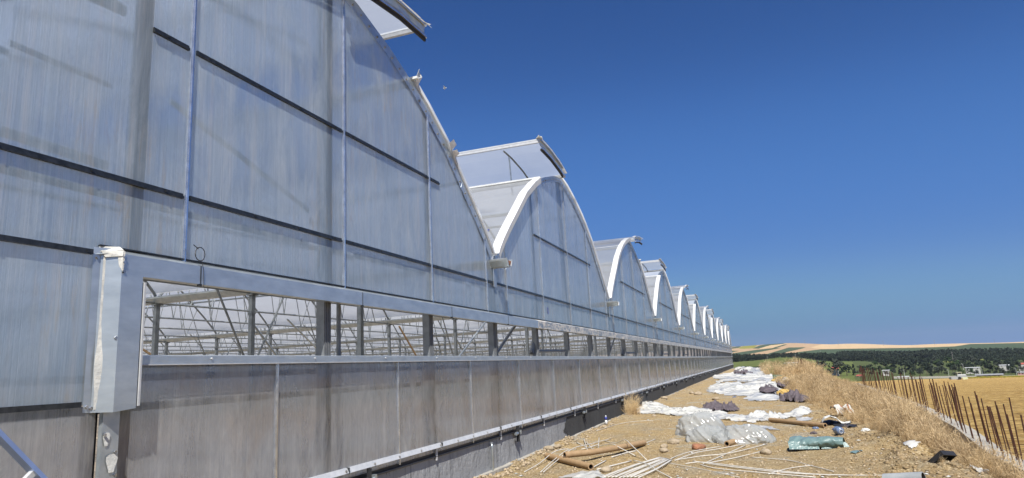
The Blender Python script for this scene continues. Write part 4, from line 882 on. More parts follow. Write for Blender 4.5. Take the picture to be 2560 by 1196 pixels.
MB().tube([(-.003,0,.455),(-.003,0,.468)], .021, 10).build('stake_head', MT['greypipe'], o)
# white sack and striped scrap on the bank, black crate, small litter
p = gpt(2090, 1064); mb = MB(); n = 14
prf = [(-.26,.0),(-.28,.07),(-.22,.15),(-.1,.17),(.02,.13),(.1,.05),(.2,.02),(.3,.03),(.31,.06)]
for i in range(len(prf)-1):
    (x1, z1), (x2, z2) = prf[i], prf[i+1]
    for j in range(6):
        y1, y2 = -.16+.32*j/6, -.16+.32*(j+1)/6; w = lambda x, y: .02*math.sin(x*17+y*23); mb.quad((x1,y1,z1+w(x1,y1)+.02),(x2,y1,z2+w(x2,y1)+.02),(x2,y2,z2+w(x2,y2)+.02),(x1,y2,z1+w(x1,y2)+.02))
o = mb.build('paper_sack', MT['paste'], None, True, (p.x, p.y, p.z)); tag(o, 'folded white paper sack curling open at the end of the long tube', 'sack')
p = gpt(2118, 1040); r = empty('striped_sack', (p.x, p.y, p.z), .4); tag(r, 'red and white striped woven sack propped at the edge of the weeds', 'sack')
def sk(u, w): return (-.24+.48*u+.03*math.sin(w*5+u*3), .0+.30*w+.05*math.sin(u*7), .02+.20*math.sin(w*1.9)+.035*math.sin(u*13+w*4)+.02*math.sin(w*17+u*5))
for i in range(9):
    mb = MB()
    for j in range(10):
        for q in range(2): u1, u2 = (i+q/2)/9, (i+(q+1)/2)/9; mb.quad(sk(u1, j/10), sk(u2, j/10), sk(u2, (j+1)/10), sk(u1, (j+1)/10))
    mb.build('sack_stripe', MT['redstone'] if i % 3 == 1 else MT['paste'], r, True)
p = gpt(2333, 1150); r = empty('plastic_crate', (p.x, p.y, p.z), .75); r.rotation_euler = (math.radians(50), math.radians(8), .75); tag(r, 'black plastic crate tipped up and half buried in the dry weeds', 'crate')
MB().box(-.22, .22, -.02, .0, -.02, .40).build('crate_base', MT['black'], r); r.scale = (.55, .45, .6); r.location.z -= .03; mb = MB()
for a in ((-.22,-.2),(.2,.22)): mb.box(a[0], a[1], -.14, -.021, -.02, .40)
mb.box(-.199, .199, -.14, -.021, .38, .40); mb.build('crate_rim', MT['black'], r)
p = gpt(1946, 954); o = MB().tube([(-.3,0,.22),(.1,0,.24),(.22,0,.24),(.34,0,.24)], .2, 12, True, .1).build('green_bottle', MT['green'], None, True, (p.x, p.y, p.z)); tag(o, 'green plastic canister among the far sheets', 'canister')
puff('yellow_sack', 1961, 956, .75, .4, .42, 9, MT['yellow'], 'straw yellow sack beside the green canister', 'sack', sharp=.12)
puff('yellow_sack', 1960, 986, .3, .2, .22, 10, MT['yellow'], 'small yellow sack scrap above the nearest mauve cloth at the weeds', 'sack', sharp=.2)
for i, (px, py, L, an, lb) in enumerate(((1645,1010,.35,.9,'thin black stick behind the long white sheet'),(1681,1041,.22,.8,'thin black stick in front of the long white sheet'))):
    p = gpt(px, py); o = MB().tube([(-L/2*math.cos(an), L/2*math.sin(an), .06), (0,0,.03), (L/2*math.cos(an), -L/2*math.sin(an), .015)], .014, 6).build('black_stick', MT['black'], None, False, (p.x, p.y, p.z)); tag(o, lb, 'stick')
for i, (px, py, lb) in enumerate(((2039,1073,'small dark crushed can in front of the long brown tube'),(2035,1085,'pinkish crushed cup below the dark can'),(2164,1078,'small white litter lump on the bank edge'),(1702,975,'bluish crushed packet on the open dirt'),(1837,994,'bluish litter lump in front of the plastic heap'))):
    puff('litter', px, py, .07+.02*(i > 2), .05, .045, 40+i, MT[('blue','purple','paste','blue','blue')[i]], lb, 'litter', sharp=.3)
# leaning red and white pole by the far end of the wall
a = gpt(1829, 921); d = ray(1795, 866); t = (XW+.03)/d[0]; b = Vector(d*t)+Vector((0,0,CZ)); r = empty('ranging_pole', tuple(a)); tag(r, 'red and white banded pole leaning on the far end of the greenhouse', 'pole')
for i in range(9):
    q1, q2 = (b-a)*(i/9), (b-a)*((i+1)/9); MB().tube([q1, q2], .045, 8).build('pole_band', MT['red'] if i % 2 == 0 and i < 6 else MT['alurail'], r, True)
# concrete block and tied bars far down the weed bank
p = gpt(1975, 934); o = MB().box(-.55, .55, -.55, .55, -.1, .86).build('concrete_block', MT['conc_pale'], None, False, (2.45, p.y if p.y < 80 else 66, float(site_h(2.45, 66)))); o.rotation_euler[2] = .12; tag(o, 'square concrete block standing in the weeds down the bank', 'concrete block')
MB().box(-.6, .6, -.6, .6, .862, .90).build('block_cap', MT['paste'], o)
r = empty('starter_bars', (3.0, 62, 0)); tag(r, 'dense clump of rusty starter bars beside the far concrete block', 'starter bars')
R_ = random.Random(4)
for i in range(22):
    x, y = R_.uniform(-.1, .9), R_.uniform(-2, 2); MB().tube([(x,y,0),(x+.1,y,1.5-.75*(x+.1)+R_.uniform(-.1,.1))], .02, 5).build('starter_bar', MT['rust'], r)
# ladder leaning at the left edge
XL = XW+.42
def wl(px, py, X): d = ray(px, py); t = X/d[0]; return Vector(d*t)+Vector((0,0,CZ))
a, b = wl(-60, 1030, XL-.15), wl(150, 1246, XL+.1); r = empty('ladder', tuple(b)); tag(r, 'blue grey aluminium ladder crossing the bottom left corner', 'ladder')
d = (a-b).normalized(); a2 = b+d*2.2; b2 = b-d*1.6
for off in (0, .38):
    o_ = Vector((0,-1,0)).cross(Vector((1,0,0))); side = Vector((0,-.75,-.66)).normalized()*off
    mb = MB().bar(b2-b+side, a2-b+side, .024, .062, up=(1,0,0)); mb.bar(b2-b+side+Vector((.012,0,0)), a2-b+side+Vector((.012,0,0)), .012, .010, up=(1,0,0)); mb.build('stile', MT['ladder'], r)
for i in range(12):
    q = (b2-b)+d*(.12+.28*i); side = Vector((0,-.75,-.66)).normalized()*.38; MB().bar(q+Vector((.0,0,0)), q+side, .03, .03).build('rung', MT['alurail'], r)
# small gull
p = Vector(ray(1112, 221)*70)+Vector((0,0,CZ)); mb = MB(); mb.tube([(-.25,0,0),(0,0,.03),(.28,0,.04)], .05, 6)
mb.quad((-.06,0,.05),(.12,0,.05),(.02,.35,.16),(-.10,.38,.15)); mb.quad((-.10,.38,.15),(.02,.35,.16),(-.1,.75,.10),(-.2,.7,.1)); mb.quad((-.06,0,.05),(.12,0,.05),(.02,-.35,.16),(-.10,-.38,.15)); mb.quad((-.10,-.38,.15),(.02,-.35,.16),(-.1,-.75,.10),(-.2,-.7,.1))
o = mb.build('gull', MT['paste'], None, False, tuple(p)); o.scale = (.7, .7, .7); o.rotation_euler[2] = .3; tag(o, 'small white gull high in the blue sky', 'bird')
# ------------------------------------------------------------------ dry weeds, straw and gravel
def straw_mat(name, c1, c2, c3):
    M, t, P, O = mat(name); a = mixc(t, noise_fac(t, (1,1,1), 1.1, 5), c1, c2); a = mixc(t, noise_fac(t, (1,1,1), 14, 3, .45, .6), a, c3); t.links.new(a, P.inputs['Base Color']); P.inputs['Roughness'].default_value = .8; P.inputs['Specular IOR Level'].default_value = .2
    tr = N(t, 'ShaderNodeBsdfTranslucent'); t.links.new(a, tr.inputs[0]); mx = N(t, 'ShaderNodeMixShader', inp={0: .25}); t.links.new(P.outputs[0], mx.inputs[1]); t.links.new(tr.outputs[0], mx.inputs[2]); t.links.new(mx.outputs[0], O.inputs[0]); return M
MSTRAW = straw_mat('dry_weed_straw', (.60,.44,.23), (.52,.40,.25), (.74,.58,.35)); MBROWN = straw_mat('brown_weed', (.30,.20,.10), (.24,.17,.10), (.42,.30,.16)); MGREEN = straw_mat('greenish_weed', (.24,.25,.10), (.30,.28,.13), (.36,.33,.16))  # brown weeds carry the shade among the stems in their colour
def plant(rs, n=34, h=.5, w=.008, spread=.55):
    V, F = [], []
    for _ in range(n):
        az = rs.uniform(0, 2*math.pi); tilt = rs.uniform(.05, spread); L = h*rs.uniform(.55, 1.1); base = np.array([rs.normal(0, .05), rs.normal(0, .05), 0.])
        def blade(o, dirn, L, w, bend):
            pts = [o]; d = dirn.copy()
            for s in range(3): d = d+np.array([0, 0, -bend*.1])+rs.normal(0, .08, 3); d /= np.linalg.norm(d); pts.append(pts[-1]+d*L/3)
            sd_ = np.cross(d, [rs.normal(), rs.normal(), rs.normal()*.3]); sd_ /= np.linalg.norm(sd_)+1e-6; n0 = len(V)
            for s, p in enumerate(pts): q = sd_*w*(1-.22*s); V.append(p-q); V.append(p+q)
            for s in range(3): F.append((n0+2*s, n0+2*s+1, n0+2*s+3, n0+2*s+2))
            return pts, d
        d0 = np.array([math.cos(az)*math.sin(tilt), math.sin(az)*math.sin(tilt), math.cos(tilt)]); pts, d = blade(base, d0, L, w*.5, 1)
        for b in range(3):
            o = pts[rs.randint(1, 4)]; dd2 = d+rs.normal(0, .55, 3); dd2[2] = abs(dd2[2]); dd2 /= np.linalg.norm(dd2); blade(o, dd2, L*rs.uniform(.2, .4), w*.42, 1)
    return np.array(V), np.array(F)
def scatter(name, protos, pts, m_, label=None):
    Vs, Fs, b = [], [], 0; rs = np.random.RandomState(5)
    for (x, y, z, s) in pts:
        v, f = protos[rs.randint(len(protos))]; a = rs.uniform(0, 6.28); c, q = math.cos(a), math.sin(a); V2 = np.empty_like(v); V2[:,0] = (v[:,0]*c-v[:,1]*q)*s+x; V2[:,1] = (v[:,0]*q+v[:,1]*c)*s+y; V2[:,2] = v[:,2]*s*rs.uniform(.85, 1.15)+z
        Vs.append(V2); Fs.append(f+b); b += len(v)
    o = link(name, npmesh(name, np.concatenate(Vs), np.concatenate(Fs), m_)); tag(o, label, kind='stuff'); return o
rs = np.random.RandomState(8); pr = [plant(rs, 34, .5, .008) for _ in range(7)]; pf = [plant(rs, 26, .6, .016) for _ in range(5)]
def edge_x(y): return np.interp(y, [8, 10.5, 11.6, 14.2, 17.3, 22, 26.8, 34, 60, 75], [2.55, 2.25, 2.0, 1.85, 1.8, 1.45, 1.15, .9, .35, .1])
pts = []
while len(pts) < 1500:
    y = 8+32*rs.rand()**1.5; e = float(edge_x(y)); bx_ = float(beam_x(y)); x = e+(bx_-.03-e)*rs.rand()
    if rs.rand() < .25+.9*float(vn(x*1.5, y*1.5)): pts.append((x, y, float(site_h(x, y))-.03, (.38+.45*math.exp(-(((x-e)/(bx_-e)-.38)/.28)**2))*rs.uniform(.7, 1.25)*(1 if y > 12 else .85)))
pts = [p_ for p_ in pts if not (p_[1] < 12.9 and p_[0] > float(edge_x(p_[1]))+.45 and rs.rand() < .93)]
scatter('dry_weeds', pr, pts[::3]+pts[1::3], MSTRAW, 'dense dry straw coloured weeds along the bank'); scatter('brown_weeds', pr, pts[2::3], MBROWN, 'weeds mixed through the bank, browner colour standing for shade')
pts = []
while len(pts) < 620:
    y = 36+42*rs.rand(); e = float(edge_x(y)); x = e+(4.2-e)*rs.rand(); gap = (46 < y < 56)
    if gap and x < 3.0: continue
    pts.append((x, y, float(site_h(x, y))-.03, (rs.uniform(.8, 1.2)*(1.3 if y > 56 else .75))*(.45 if x > 3 and y < 48 else 1)))
scatter('dry_weeds', pf, pts[:440], MSTRAW, 'taller dry weeds farther down the bank'); scatter('brown_weeds', pf, pts[440:], MBROWN, 'weeds farther down the bank, brown colour standing for shade')
scatter('green_weeds', pf, [(rs.uniform(.2, 3.4), y_, float(site_h(1, y_)), rs.uniform(1.3, 1.9)) for y_ in rs.uniform(56, 76, 26)], MGREEN, 'tall greenish weeds at the far end of the bank')
pts = [(-4.0+.25*rs.rand(), 21.0+1.2*rs.rand(), .06, .8+.4*rs.rand()) for _ in range(9)]
scatter('dry_weed', pr, pts, MSTRAW, 'dry weed tuft at the foot of the foundation')
pts = [(x_, y_, float(site_h(x_, y_))-.02, .16+.14*rs.rand()) for x_, y_ in ((rs.uniform(-3.9, 3), 9+70*rs.rand()**1.7) for _ in range(330)) if x_ > 1.0 or rs.rand() < .25]
scatter('dry_tufts', pr, pts, MSTRAW, 'small dry tufts scattered on the dirt')
def bits(name, n, mats, rng, size, flat, seed, dens=None, zoff=0, sliver=1):
    rs = np.random.RandomState(seed); P = []
    while len(P) < n:
        y = rng[2]+(rng[3]-rng[2])*rs.rand()**2.0; x = rng[0]+(rng[1]-rng[0])*rs.rand()
        if dens is None or rs.rand() < dens(x, y): P.append((x, y))
    P = np.array(P); Z = site_h(P[:,0], P[:,1]); s = size[0]+(size[1]-size[0])*rs.rand(n)**2.5; a = rs.rand(n)*6.28
    base = np.array([(1,0,0),(0,1,0),(-1,0,0),(0,-1,0),(0,0,1),(0,0,-.6)], float); base[:, 2] *= flat; base[:, 1] /= sliver
    f = np.array([(0,1,4),(1,2,4),(2,3,4),(3,0,4),(1,0,5),(2,1,5),(3,2,5),(0,3,5)]); V = base[None]*s[:,None,None]*(1+.35*rs.randn(n,6,1)*(.6 if sliver == 1 else .1)); c, q = np.cos(a)[:,None], np.sin(a)[:,None]
    X_ = V[...,0]*c-V[...,1]*q+P[:,0:1]; Y_ = V[...,0]*q+V[...,1]*c+P[:,1:2]; Z_ = V[...,2]+Z[:,None]+zoff
    v = np.stack([X_, Y_, Z_], -1).reshape(-1,3); F = (f[None]+6*np.arange(n)[:,None,None]).reshape(-1,3); o = link(name, npmesh(name, v, F, mats)); return o
PEB = simple('pebbles', (.46,.37,.25), (.30,.23,.15), .9, 0, 9); CLO = simple('clods', (.34,.245,.125), (.14,.10,.055), .95, 0, 7)
tag(bits('gravel', 15000, PEB, (-4.1, 2.6, 7.5, 60), (.006, .035), .6, 1, lambda x, y: .25+1.2*float(vn(x*1.2+9, y*.8))**2+(.6 if x < -3.6 else 0)), 'loose pale pebbles on the dirt', kind='stuff')
tag(bits('clods', 5200, CLO, (1.0, 3.0, 8, 30), (.008, .045), .6, 2, lambda x, y: .1+float(sstep(1.0, 1.6, x))*float(vn(x*4, y*4))**2*2), 'lumpy earth clods on the bank', kind='stuff')
tag(bits('straw_litter', 6500, MSTRAW, (-4.0, 3.0, 7.5, 45), (.02, .06), .08, 3, lambda x, y: .2+.8*float(sstep(.6, 1.8, x))+.5*float(vn(x, y))**3, .01, 9), 'scattered straw bits', kind='stuff')
tag(bits('wall_rubble', 1500, PEB, (-4.16, -3.85, 7.5, 70), (.012, .05), .7, 4, None, .01), 'crumbled rubble along the footing', kind='stuff')

tag(bits('film_shreds', 420, MT['sheet'], (-3.9, 2.6, 9, 60), (.01, .06), .25, 6, lambda x, y: .15+float(vn(x*.8+4, y*.6))**2, .01, 2), 'tiny white film shreds scattered over the dirt', kind='stuff')

# ------------------------------------------------------------------ valley: wall, trees, houses, poles
def leafmat(name, c1, c2, c3):
    M, t, P, O = mat(name); a = mixc(t, noise_fac(t, (1,1,1), .35, 4, .4, .6), c1, c2); a = mixc(t, noise_fac(t, (1,1,1), 1.3, 3, .5, .68), a, c3); t.links.new(a, P.inputs['Base Color']); P.inputs['Roughness'].default_value = .9; P.inputs['Specular IOR Level'].default_value = .1; return M
LF = [leafmat('dark_foliage', (.022,.034,.024), (.034,.046,.030), (.055,.066,.040)), leafmat('grey_green_foliage', (.045,.055,.044), (.06,.072,.052), (.085,.095,.065)), leafmat('fresh_green_foliage', (.032,.058,.022), (.045,.075,.028), (.07,.095,.04)), leafmat('conifer_foliage', (.016,.025,.020), (.022,.034,.024), (.034,.045,.03))]
BARK = simple('bark', (.16,.12,.09), (.09,.07,.05), .95)
def crown(rs, kind, n=230):
    # unit tree 1 m tall: leaf clumps through the crown volume
    V, F = [], []; cl = []
    if kind == 3:
        for _ in range(26): z = .12+.85*rs.rand(); r = .24*(1-z)*1.1+.02; a = rs.rand()*6.28; cl.append((r*math.cos(a)*rs.rand()**.4, r*math.sin(a)*rs.rand()**.4, z, .05+.06*(1-z)))
    else:
        for _ in range(17):
            d = rs.normal(size=3); d /= np.linalg.norm(d); q = rs.rand()**.4; cl.append((d[0]*.30*q, d[1]*.30*q, .60+d[2]*.26*q, .09+.07*rs.rand()))
    for _ in range(n):
        c = cl[rs.randint(len(cl))]; d = rs.normal(size=3); d /= np.linalg.norm(d); p = np.array(c[:3])+d*c[3]*rs.uniform(.6, 1.1); nrm = d+rs.normal(0, .5, 3); nrm /= np.linalg.norm(nrm); u = np.cross(nrm, rs.normal(size=3)); u /= np.linalg.norm(u); w = np.cross(nrm, u); s = rs.uniform(.022, .05); n0 = len(V)
        for a, b in ((-1,-1),(1,-.8),(.9,1),(-1,.9)): V.append(p+u*a*s+w*b*s)
        F.append((n0, n0+1, n0+2, n0+3))
    return np.array(V), np.array(F)
rs = np.random.RandomState(21); TP = []
for kind in range(4):
    for v_ in range(3):
        vv, ff = crown(rs, kind); me = npmesh('crown', vv, ff, LF[kind])
        mb = MB().tube([(0,0,0),(.01,0,.25),(0,.01,.5)], .028, 6, False, .014); mb.tube([(.01,0,.28),(.12,.05,.5)], .012, 5, False, .006); mb.tube([(.0,0,.33),(-.11,-.04,.55)], .012, 5, False, .006)
        TP.append((kind, me, mb.mesh('trunk', BARK), vv, ff))
TL = ['dark green broadleaf tree in the wood beyond the stubble field', 'grey green rounded tree in the wood beyond the stubble field', 'fresh green tree in the wood beyond the stubble field', 'dark pointed conifer in the wood beyond the stubble field']
def horizon_y(px): return float(np.interp(px, [1830,1905,2150,2560,2900], [895.5,892,879,858,840]))
def place(px, r, ytop, kind=None, label=None, group='trees beyond the stubble field'):
    x, y, z = far_pt(px, r); sc_ = float(np.interp(px, AZX, HSC)); zt = CZ+(horizon_y(px)-ytop)/sc_*r; h = max(5., min(24, zt-z))
    z -= .3; c = [t for t in TP if kind is None or t[0] == kind]; t = c[rs.randint(len(c))]; s = h*1.12
    e = empty('tree', (x, y, z), rs.uniform(0, 6)); e['kindi'] = 0; del e['kindi']; wd = s*rs.uniform(.9, 1.35) if t[0] != 3 else s*.8
    for me, nm in ((t[1], 'crown'), (t[2], 'trunk')): o = link(nm, me, e); o.scale = (wd, wd, s)
    tag(e, label or TL[t[0]], 'tree', group)
for r0, r1, p0, p1, n, y0, y1 in ((875, 960, 2112, 2760, 44, 918, 930), (980, 1100, 2135, 2760, 44, 908, 920), (1130, 1280, 2180, 2760, 42, 897, 908), (1300, 1500, 2330, 2760, 30, 888, 899)):
    for i in range(n):
        px = p0+(p1-p0)*(i+rs.rand())/n
        place(px, r0+(r1-r0)*rs.rand(), y0+(y1-y0)*rs.rand(), rs.choice([0,0,0,1,1,2,3]))
for px, r, yt, k, lb in ((2052,900,899,1,'grey green rounded tree on the left of the pair above the red roof'),(2084,890,897,1,'grey green rounded tree on the right of the pair above the red roof'),(2030,880,915,0,'low dark tree left of the rounded pair'),
        (2110,900,910,0,'dark tree right of the red roofed house'),(2128,910,912,3,'dark conifer above the first rusty bars'),(2068,860,920,0,'low dark tree in front of the red roofed house'),(2095,870,923,0,'low dark tree at the left corner of the stubble field'),(2150,900,914,0,'dark tree just right of the conifer above the bars')):
    place(px, r, yt, k, lb, None)
for i in range(9): place(1852+6*i, 800+10*rs.rand(), 914+3*rs.rand(), 0, 'dark bushy tree in the row beyond the end of the path', 'dark tree row beyond the path')
# wood belts that read as one mass
Vs, Fs, b = [], [], 0
def belt(px0, px1, r0, r1, n, yt0, yt1, kinds):
    global b
    for i in range(n):
        px = px0+(px1-px0)*rs.rand(); r = r0+(r1-r0)*rs.rand(); x, y, z = far_pt(px, r); sc_ = float(np.interp(px, AZX, HSC)); zt = CZ+(horizon_y(px)-(yt0+(yt1-yt0)*rs.rand()))/sc_*r; h = max(5, min(20, zt-z)); t = [q for q in TP if q[0] in kinds][rs.randint(len([q for q in TP if q[0] in kinds]))]
        k = slice(0, 70); f = t[4][k]; v = t[3][:f.max()+1]; q = v.copy(); q[:,0] *= h*1.5; q[:,1] *= h*1.5; q[:,2] = (q[:,2]-.15)*h*1.2; q += (x, y, z); Vs.append(q); Fs.append(f+b); b += len(v)
belt(1780, 1930, 1500, 1700, 420, 884, 892, (0,3)); belt(1930, 2060, 1560, 1700, 330, 881, 888, (0,3)); belt(2060, 2220, 1600, 1800, 420, 881, 890, (3,0)); belt(2100, 2320, 1850, 2000, 420, 873, 880, (0,1)); belt(2300, 2800, 1850, 2050, 900, 868, 880, (0,1,3)); belt(2340, 2800, 1550, 1800, 420, 880, 892, (0,1)); belt(2180, 2340, 1500, 1560, 120, 890, 896, (0,3))
o = link('woodland', npmesh('woodland', np.concatenate(Vs), np.concatenate(Fs), LF[0])); tag(o, 'belts of distant dark wood on the valley slope', kind='stuff')
# long garden wall at the far edge of the field
mb = MB(); pp = [far_pt(px, 858) for px in range(2225, 2800, 14)]
for (x1, y1, z1), (x2, y2, z2) in zip(pp[:-1], pp[1:]): mb.quad((x1,y1,z1-2),(x2,y2,z2-2),(x2,y2,z2+1.9),(x1,y1,z1+1.9)); mb.quad((x1,y1,z1+1.9),(x2,y2,z2+1.9),(x2,y2+.5,z2+1.9),(x1,y1+.5,z1+1.9))
c0 = pp[10]; o = rel(mb, c0).build('boundary_wall', MT['conc_pale'], None, False, c0); tag(o, 'long pale boundary wall along the far edge of the stubble field', 'wall')
ROOF = simple('red_tiles', (.42,.10,.07), (.30,.08,.06), .9, 0, .8); WALLM = simple('white_render', (.50,.49,.46), (.40,.39,.36), .9, 0, .4); PINK = simple('pink_render', (.52,.30,.26), (.42,.24,.21), .9, 0, .4); GREYR = simple('grey_roof', (.30,.31,.32), (.22,.23,.24), .8, 0, .5); WROOF = simple('white_metal_roof', (.58,.58,.58), (.46,.46,.46), .6, 0, .5); WIN = simple('window_glass', (.03,.035,.04), (.05,.05,.06), .2)
def house(px, r, w, d, h, rh, wall, roof, label, ybase, flat=False, rot=0):
    x, y, z = far_pt(px, r); sc_ = float(np.interp(px, AZX, HSC)); z = CZ+(horizon_y(px)-ybase)/sc_*r
    a = math.atan2(x, y); e = empty('house', (x, y, z), -a+rot); tag(e, label, 'house')
    w *= .8; h *= .8; rh *= .8
    MB().box(-w/2, w/2, -d/2, d/2, -6, h).build('wall', wall, e); mb = MB(); o = .5
    if flat: mb.quad((-w/2-o,-d/2-o,h+.05),(w/2+o,-d/2-o,h+.05),(w/2+o,d/2+o,h+.05+rh),(-w/2-o,d/2+o,h+.05+rh)); mb.quad((-w/2-o,-d/2-o,h+.05),(w/2+o,-d/2-o,h+.05),(w/2+o,-d/2-o,h+.35),(-w/2-o,-d/2-o,h+.35))
    else:
        A_ = [(-w/2-o,-d/2-o,h),(w/2+o,-d/2-o,h),(w/2+o,d/2+o,h),(-w/2-o,d/2+o,h)]; r1, r2 = (-w/2+w*.12,0,h+rh), (w/2-w*.12,0,h+rh); mb.quad(A_[0],A_[1],r2,r1); mb.quad(A_[2],A_[3],r1,r2); mb.quad(A_[1],A_[2],r2); mb.quad(A_[3],A_[0],r1)
    mb.build('roof', roof, e)
    for i in range(max(2, int(w/4))):
        xx = -w/2+w*(i+.5)/max(2, int(w/4)); MB().box(xx-.5, xx+.5, -d/2-.06, -d/2-.01, h*.35, h*.35+1.1).build('window', WIN, e)
house(2082, 905, 11, 8, 3.4, 2.6, WALLM, ROOF, 'white house with a red hipped roof left of the rusty bars', 927)
house(2208, 930, 9, 7, 2.4, .8, WALLM, WROOF, 'low white house showing between dark trees above the rusty bars', 930, True)
house(2249, 862, 13, 7, 2.6, .8, PINK, WROOF, 'pink house with a white flat roof at the left end of the boundary wall', 946, True)
house(2425, 1010, 19, 8, 3.0, .8, WALLM, WROOF, 'long white building in the trees left of centre of the village', 924, True)
house(2505, 1080, 13, 8, 2.5, 1.0, WALLM, WROOF, 'white roofed building standing higher among the right hand trees', 917, True)
house(2556, 1150, 17, 9, 3.4, 2.4, WALLM, ROOF, 'white house with a red roof at the right edge', 915)
house(2141, 880, 9, 7, 2.6, 1.6, PINK, ROOF, 'pinkish house hidden behind the first rusty bars', 943)
house(2543, 905, 7, 6, 3.0, 1.0, PINK, WROOF, 'small pale hut in front of the trees near the right edge', 936, True)
# open shed with white cars
x, y, z = far_pt(2463, 845); a = math.atan2(x, y); e = empty('shed', (x, y, z-.3), -a); tag(e, 'long open shed with a grey roof behind the boundary wall', 'shed')
MB().box(-11, 11, 3, 3.3, 0, 3.4).build('wall', WALLM, e); mb = MB().quad((-12,-3,3.3),(12,-3,3.3),(12,4,4.2),(-12,4,4.2)); mb.quad((-12,-3,3.3),(12,-3,3.3),(12,-3,3.0),(-12,-3,3.0)); mb.build('roof', GREYR, e)
for i in range(6): MB().box(-11+4.4*i-.1, -11+4.4*i+.1, -2.9, -2.7, 0, 3.2).build('post', GREYR, e)
def car(lx, label):
    c = empty('car', (x+lx*math.cos(a), y-lx*math.sin(a), z+.6), -a); tag(c, label, 'car')
    prf = [(-2.1,.35),(-2.1,.85),(-1.3,.95),(-.8,1.45),(.9,1.45),(1.6,.95),(2.1,.85),(2.1,.35)]; mb = MB(); mb.quad(*[(p,-.85,q) for p,q in prf]); mb.quad(*[(p,.85,q) for p,q in prf])
    for (p1,q1),(p2,q2) in zip(prf, prf[1:]+prf[:1]): mb.quad((p1,-.85,q1),(p2,-.85,q2),(p2,.85,q2),(p1,.85,q1))
    mb.build('body', WROOF, c); MB().quad((-.75,-.86,1.0),(1.3,-.86,1.0),(.8,-.86,1.38),(-.6,-.86,1.38)).build('side_window', WIN, c)
    for xx in (-1.35, 1.35):
        for yy in (-.8, .8): MB().tube([(xx,yy-.1,.33),(xx,yy+.1,.33)], .33, 12).build('wheel', MT['rubber'], c)
car(-7, 'white car parked under the shed roof, leftmost of three'); car(-1, 'white car parked under the shed roof, middle of three'); car(7.5, 'white car parked under the shed roof, rightmost of three')
# harvester working the stubble
x, y = far_pt(2388, 450)[:2]; z = float(field_h(np.array(x), np.array(y)))-.1; a = math.atan2(x, y); hv = empty('combine_harvester', (x, y, z), -a+.35); tag(hv, 'pale green combine harvester working in the stubble field', 'harvester'); HVM = simple('pale_green_paint', (.55,.58,.38), (.45,.48,.32), .5, 0, 1)
mb = MB().box(-1.2, 3.2, -1.2, 1.2, 1.0, 2.5); mb.quad((-1.2,-1.2,2.5),(3.2,-1.2,2.5),(2.8,-1.0,3.0),(-.8,-1.0,3.0)); mb.build('body', MT['greypipe'], hv)
mb = MB(); mb.box(-1.2, -.4, -1.0, 1.0, 2.5, 2.7)
for px_, py_2 in ((-1.2,-1.0),(-1.2,.9),(.9,-1.0),(.9,.9)): mb.box(px_, px_+.15, py_2, py_2+.15, 2.5, 4.0)
mb.box(-1.35, 1.2, -1.15, 1.15, 4.0, 4.2); mb.box(-1.2, 1.05, -1.05, -.98, 2.5, 2.9); mb.build('cab', HVM, hv); MB().box(-1.0, .85, -.9, .85, 2.72, 3.95).build('cab_glass', WIN, hv)
MB().quad((-4.4,-1.6,.5),(-1.2,-1.2,1.0),(-1.2,-1.2,2.0),(-4.2,-1.6,1.9)).box(-4.6, -1.3, -1.5, 1.5, .4, 1.6).build('grain_header', MT['greypipe'], hv); MB().quad((1.2,-1.6,.1),(3.6,-1.6,.2),(3.4,-1.5,1.3),(.8,-1.4,1.4)).box(1.0, 3.4, -1.6, -1.2, .2, 1.2).build('side_panel', HVM, hv)
for xx, rr_ in ((-.4,.85),(2.6,.6)):
    for yy in (-1.25, 1.25): MB().tube([(xx,yy-.2,rr_),(xx,yy+.2,rr_)], rr_, 16).build('wheel', MT['rubber'], hv)
# sunflower rows
Vs, Fs, b = [], [], 0
for i in range(500):
    px = 2400+190*rs.rand(); r = 560+110*rs.rand(); d = ray(px, 885); an = math.atan2(d[0], d[1]); x, y = r*math.sin(an), r*math.cos(an); z = float(field_h(np.array(x), np.array(y))); t = TP[rs.randint(3)+6]; f = t[4][:40]; v = t[3][:f.max()+1]*np.array([2.6,2.6,1.9])+np.array([x,y,z-.6]); Vs.append(v); Fs.append(f+b); b += len(v)
o = link('sunflower_rows', npmesh('sunflower_rows', np.concatenate(Vs), np.concatenate(Fs), leafmat('sunflowers', (.20,.22,.04), (.34,.30,.05), (.46,.38,.06)))); tag(o, 'rows of yellowing sunflowers beside the harvester', kind='stuff')
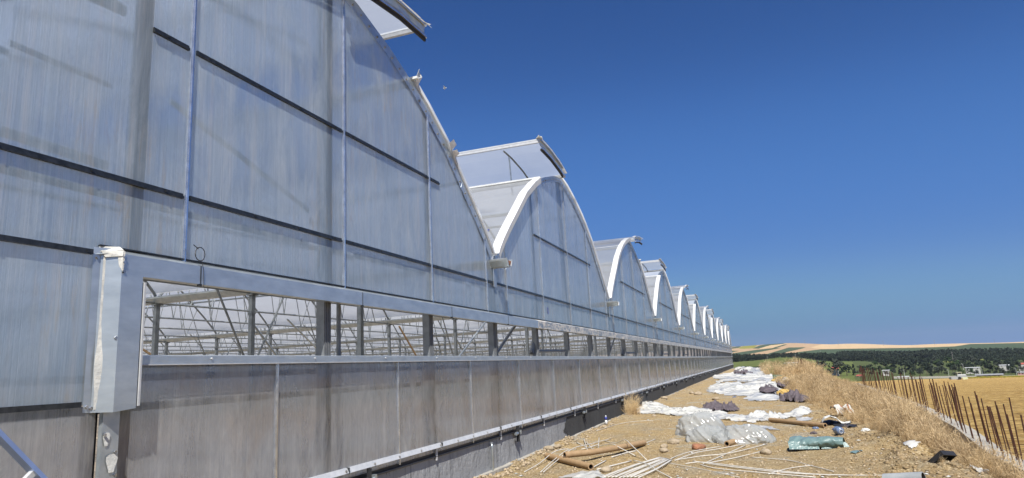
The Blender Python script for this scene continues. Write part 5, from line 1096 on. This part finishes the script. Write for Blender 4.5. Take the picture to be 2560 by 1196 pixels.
# poles in the valley and on the skyline
def pole(px, r, hpx, label, group, ybase=None, arm=True):
    x, y, z = far_pt(px, r); sc_ = float(np.interp(px, AZX, HSC)); h = hpx*r/sc_
    if ybase is not None: z = CZ+(horizon_y(px)-ybase)/sc_*r
    e = empty('power_pole', (x, y, z-1), -math.atan2(x, y)); tag(e, label, 'power pole', group); w = max(.16, r*.00020)
    MB().tube([(0,0,0),(0,0,h+1)], w, 6, True, w*.6).build('pole', MT['conc_pale'] if r < 2200 else GREYR, e)
    if arm: MB().box(-h*.13, h*.13, -w*.5, w*.5, h*.93+1, h*.93+1+w).build('crossarm', GREYR, e)
for px, hp in ((1890,7),(1946,9),(2016,11),(2100,12),(2212,12),(2341,12),(2492,11)): pole(px, 3700, hp, 'thin power pole standing on the hill skyline', 'power poles along the skyline')
for px, r, hp, yb, lb in ((1988,1500,14,900,'grey pole in front of the striped fields'),(2052,1700,11,888,'grey pole at the tree belt above the meadow'),(2380,1300,18,898,'tall grey mast rising from the right hand wood'),(1917,1450,12,903,'faint grey pole left of the meadow')): pole(px, r, hp, lb, None, yb)
for px, yb, hp, lb in ((2253,938,13,'street lamp pole beside the pink house'),(2363,942,18,'street lamp pole left of the harvester'),(2447,938,16,'street lamp pole beside the open shed'),(2532,934,14,'street lamp pole near the pale hut'),(2402,922,12,'street lamp pole left of the long white building')):
    x, y, z = far_pt(px, 870); sc_ = float(np.interp(px, AZX, HSC)); h = hp*870/sc_; z = CZ+(horizon_y(px)-yb)/sc_*870; e = empty('street_lamp', (x, y, z-1), -math.atan2(x, y)); tag(e, lb, 'street lamp')
    MB().tube([(0,0,0),(0,0,h+1)], .18, 6, True, .1).build('pole', MT['alurail'], e); MB().tube([(0,0,h+1),(-1.4,0,h+1.3)], .1, 5).build('lamp_arm', MT['alurail'], e)

# thin summer air over the valley: one closed volume round camera and scene
M = bpy.data.materials.new('summer_haze'); M.use_nodes = True; t = M.node_tree; t.nodes.clear(); O = t.nodes.new('ShaderNodeOutputMaterial'); pv = t.nodes.new('ShaderNodeVolumePrincipled'); pv.inputs['Color'].default_value = (.80,.88,1,1); pv.inputs['Density'].default_value = 4e-5; pv.inputs['Anisotropy'].default_value = .2
t.links.new(pv.outputs[0], O.inputs['Volume']); o = MB().box(-12500, 12500, -12500, 12500, -420, 260).build('haze', M); tag(o, kind='stuff')
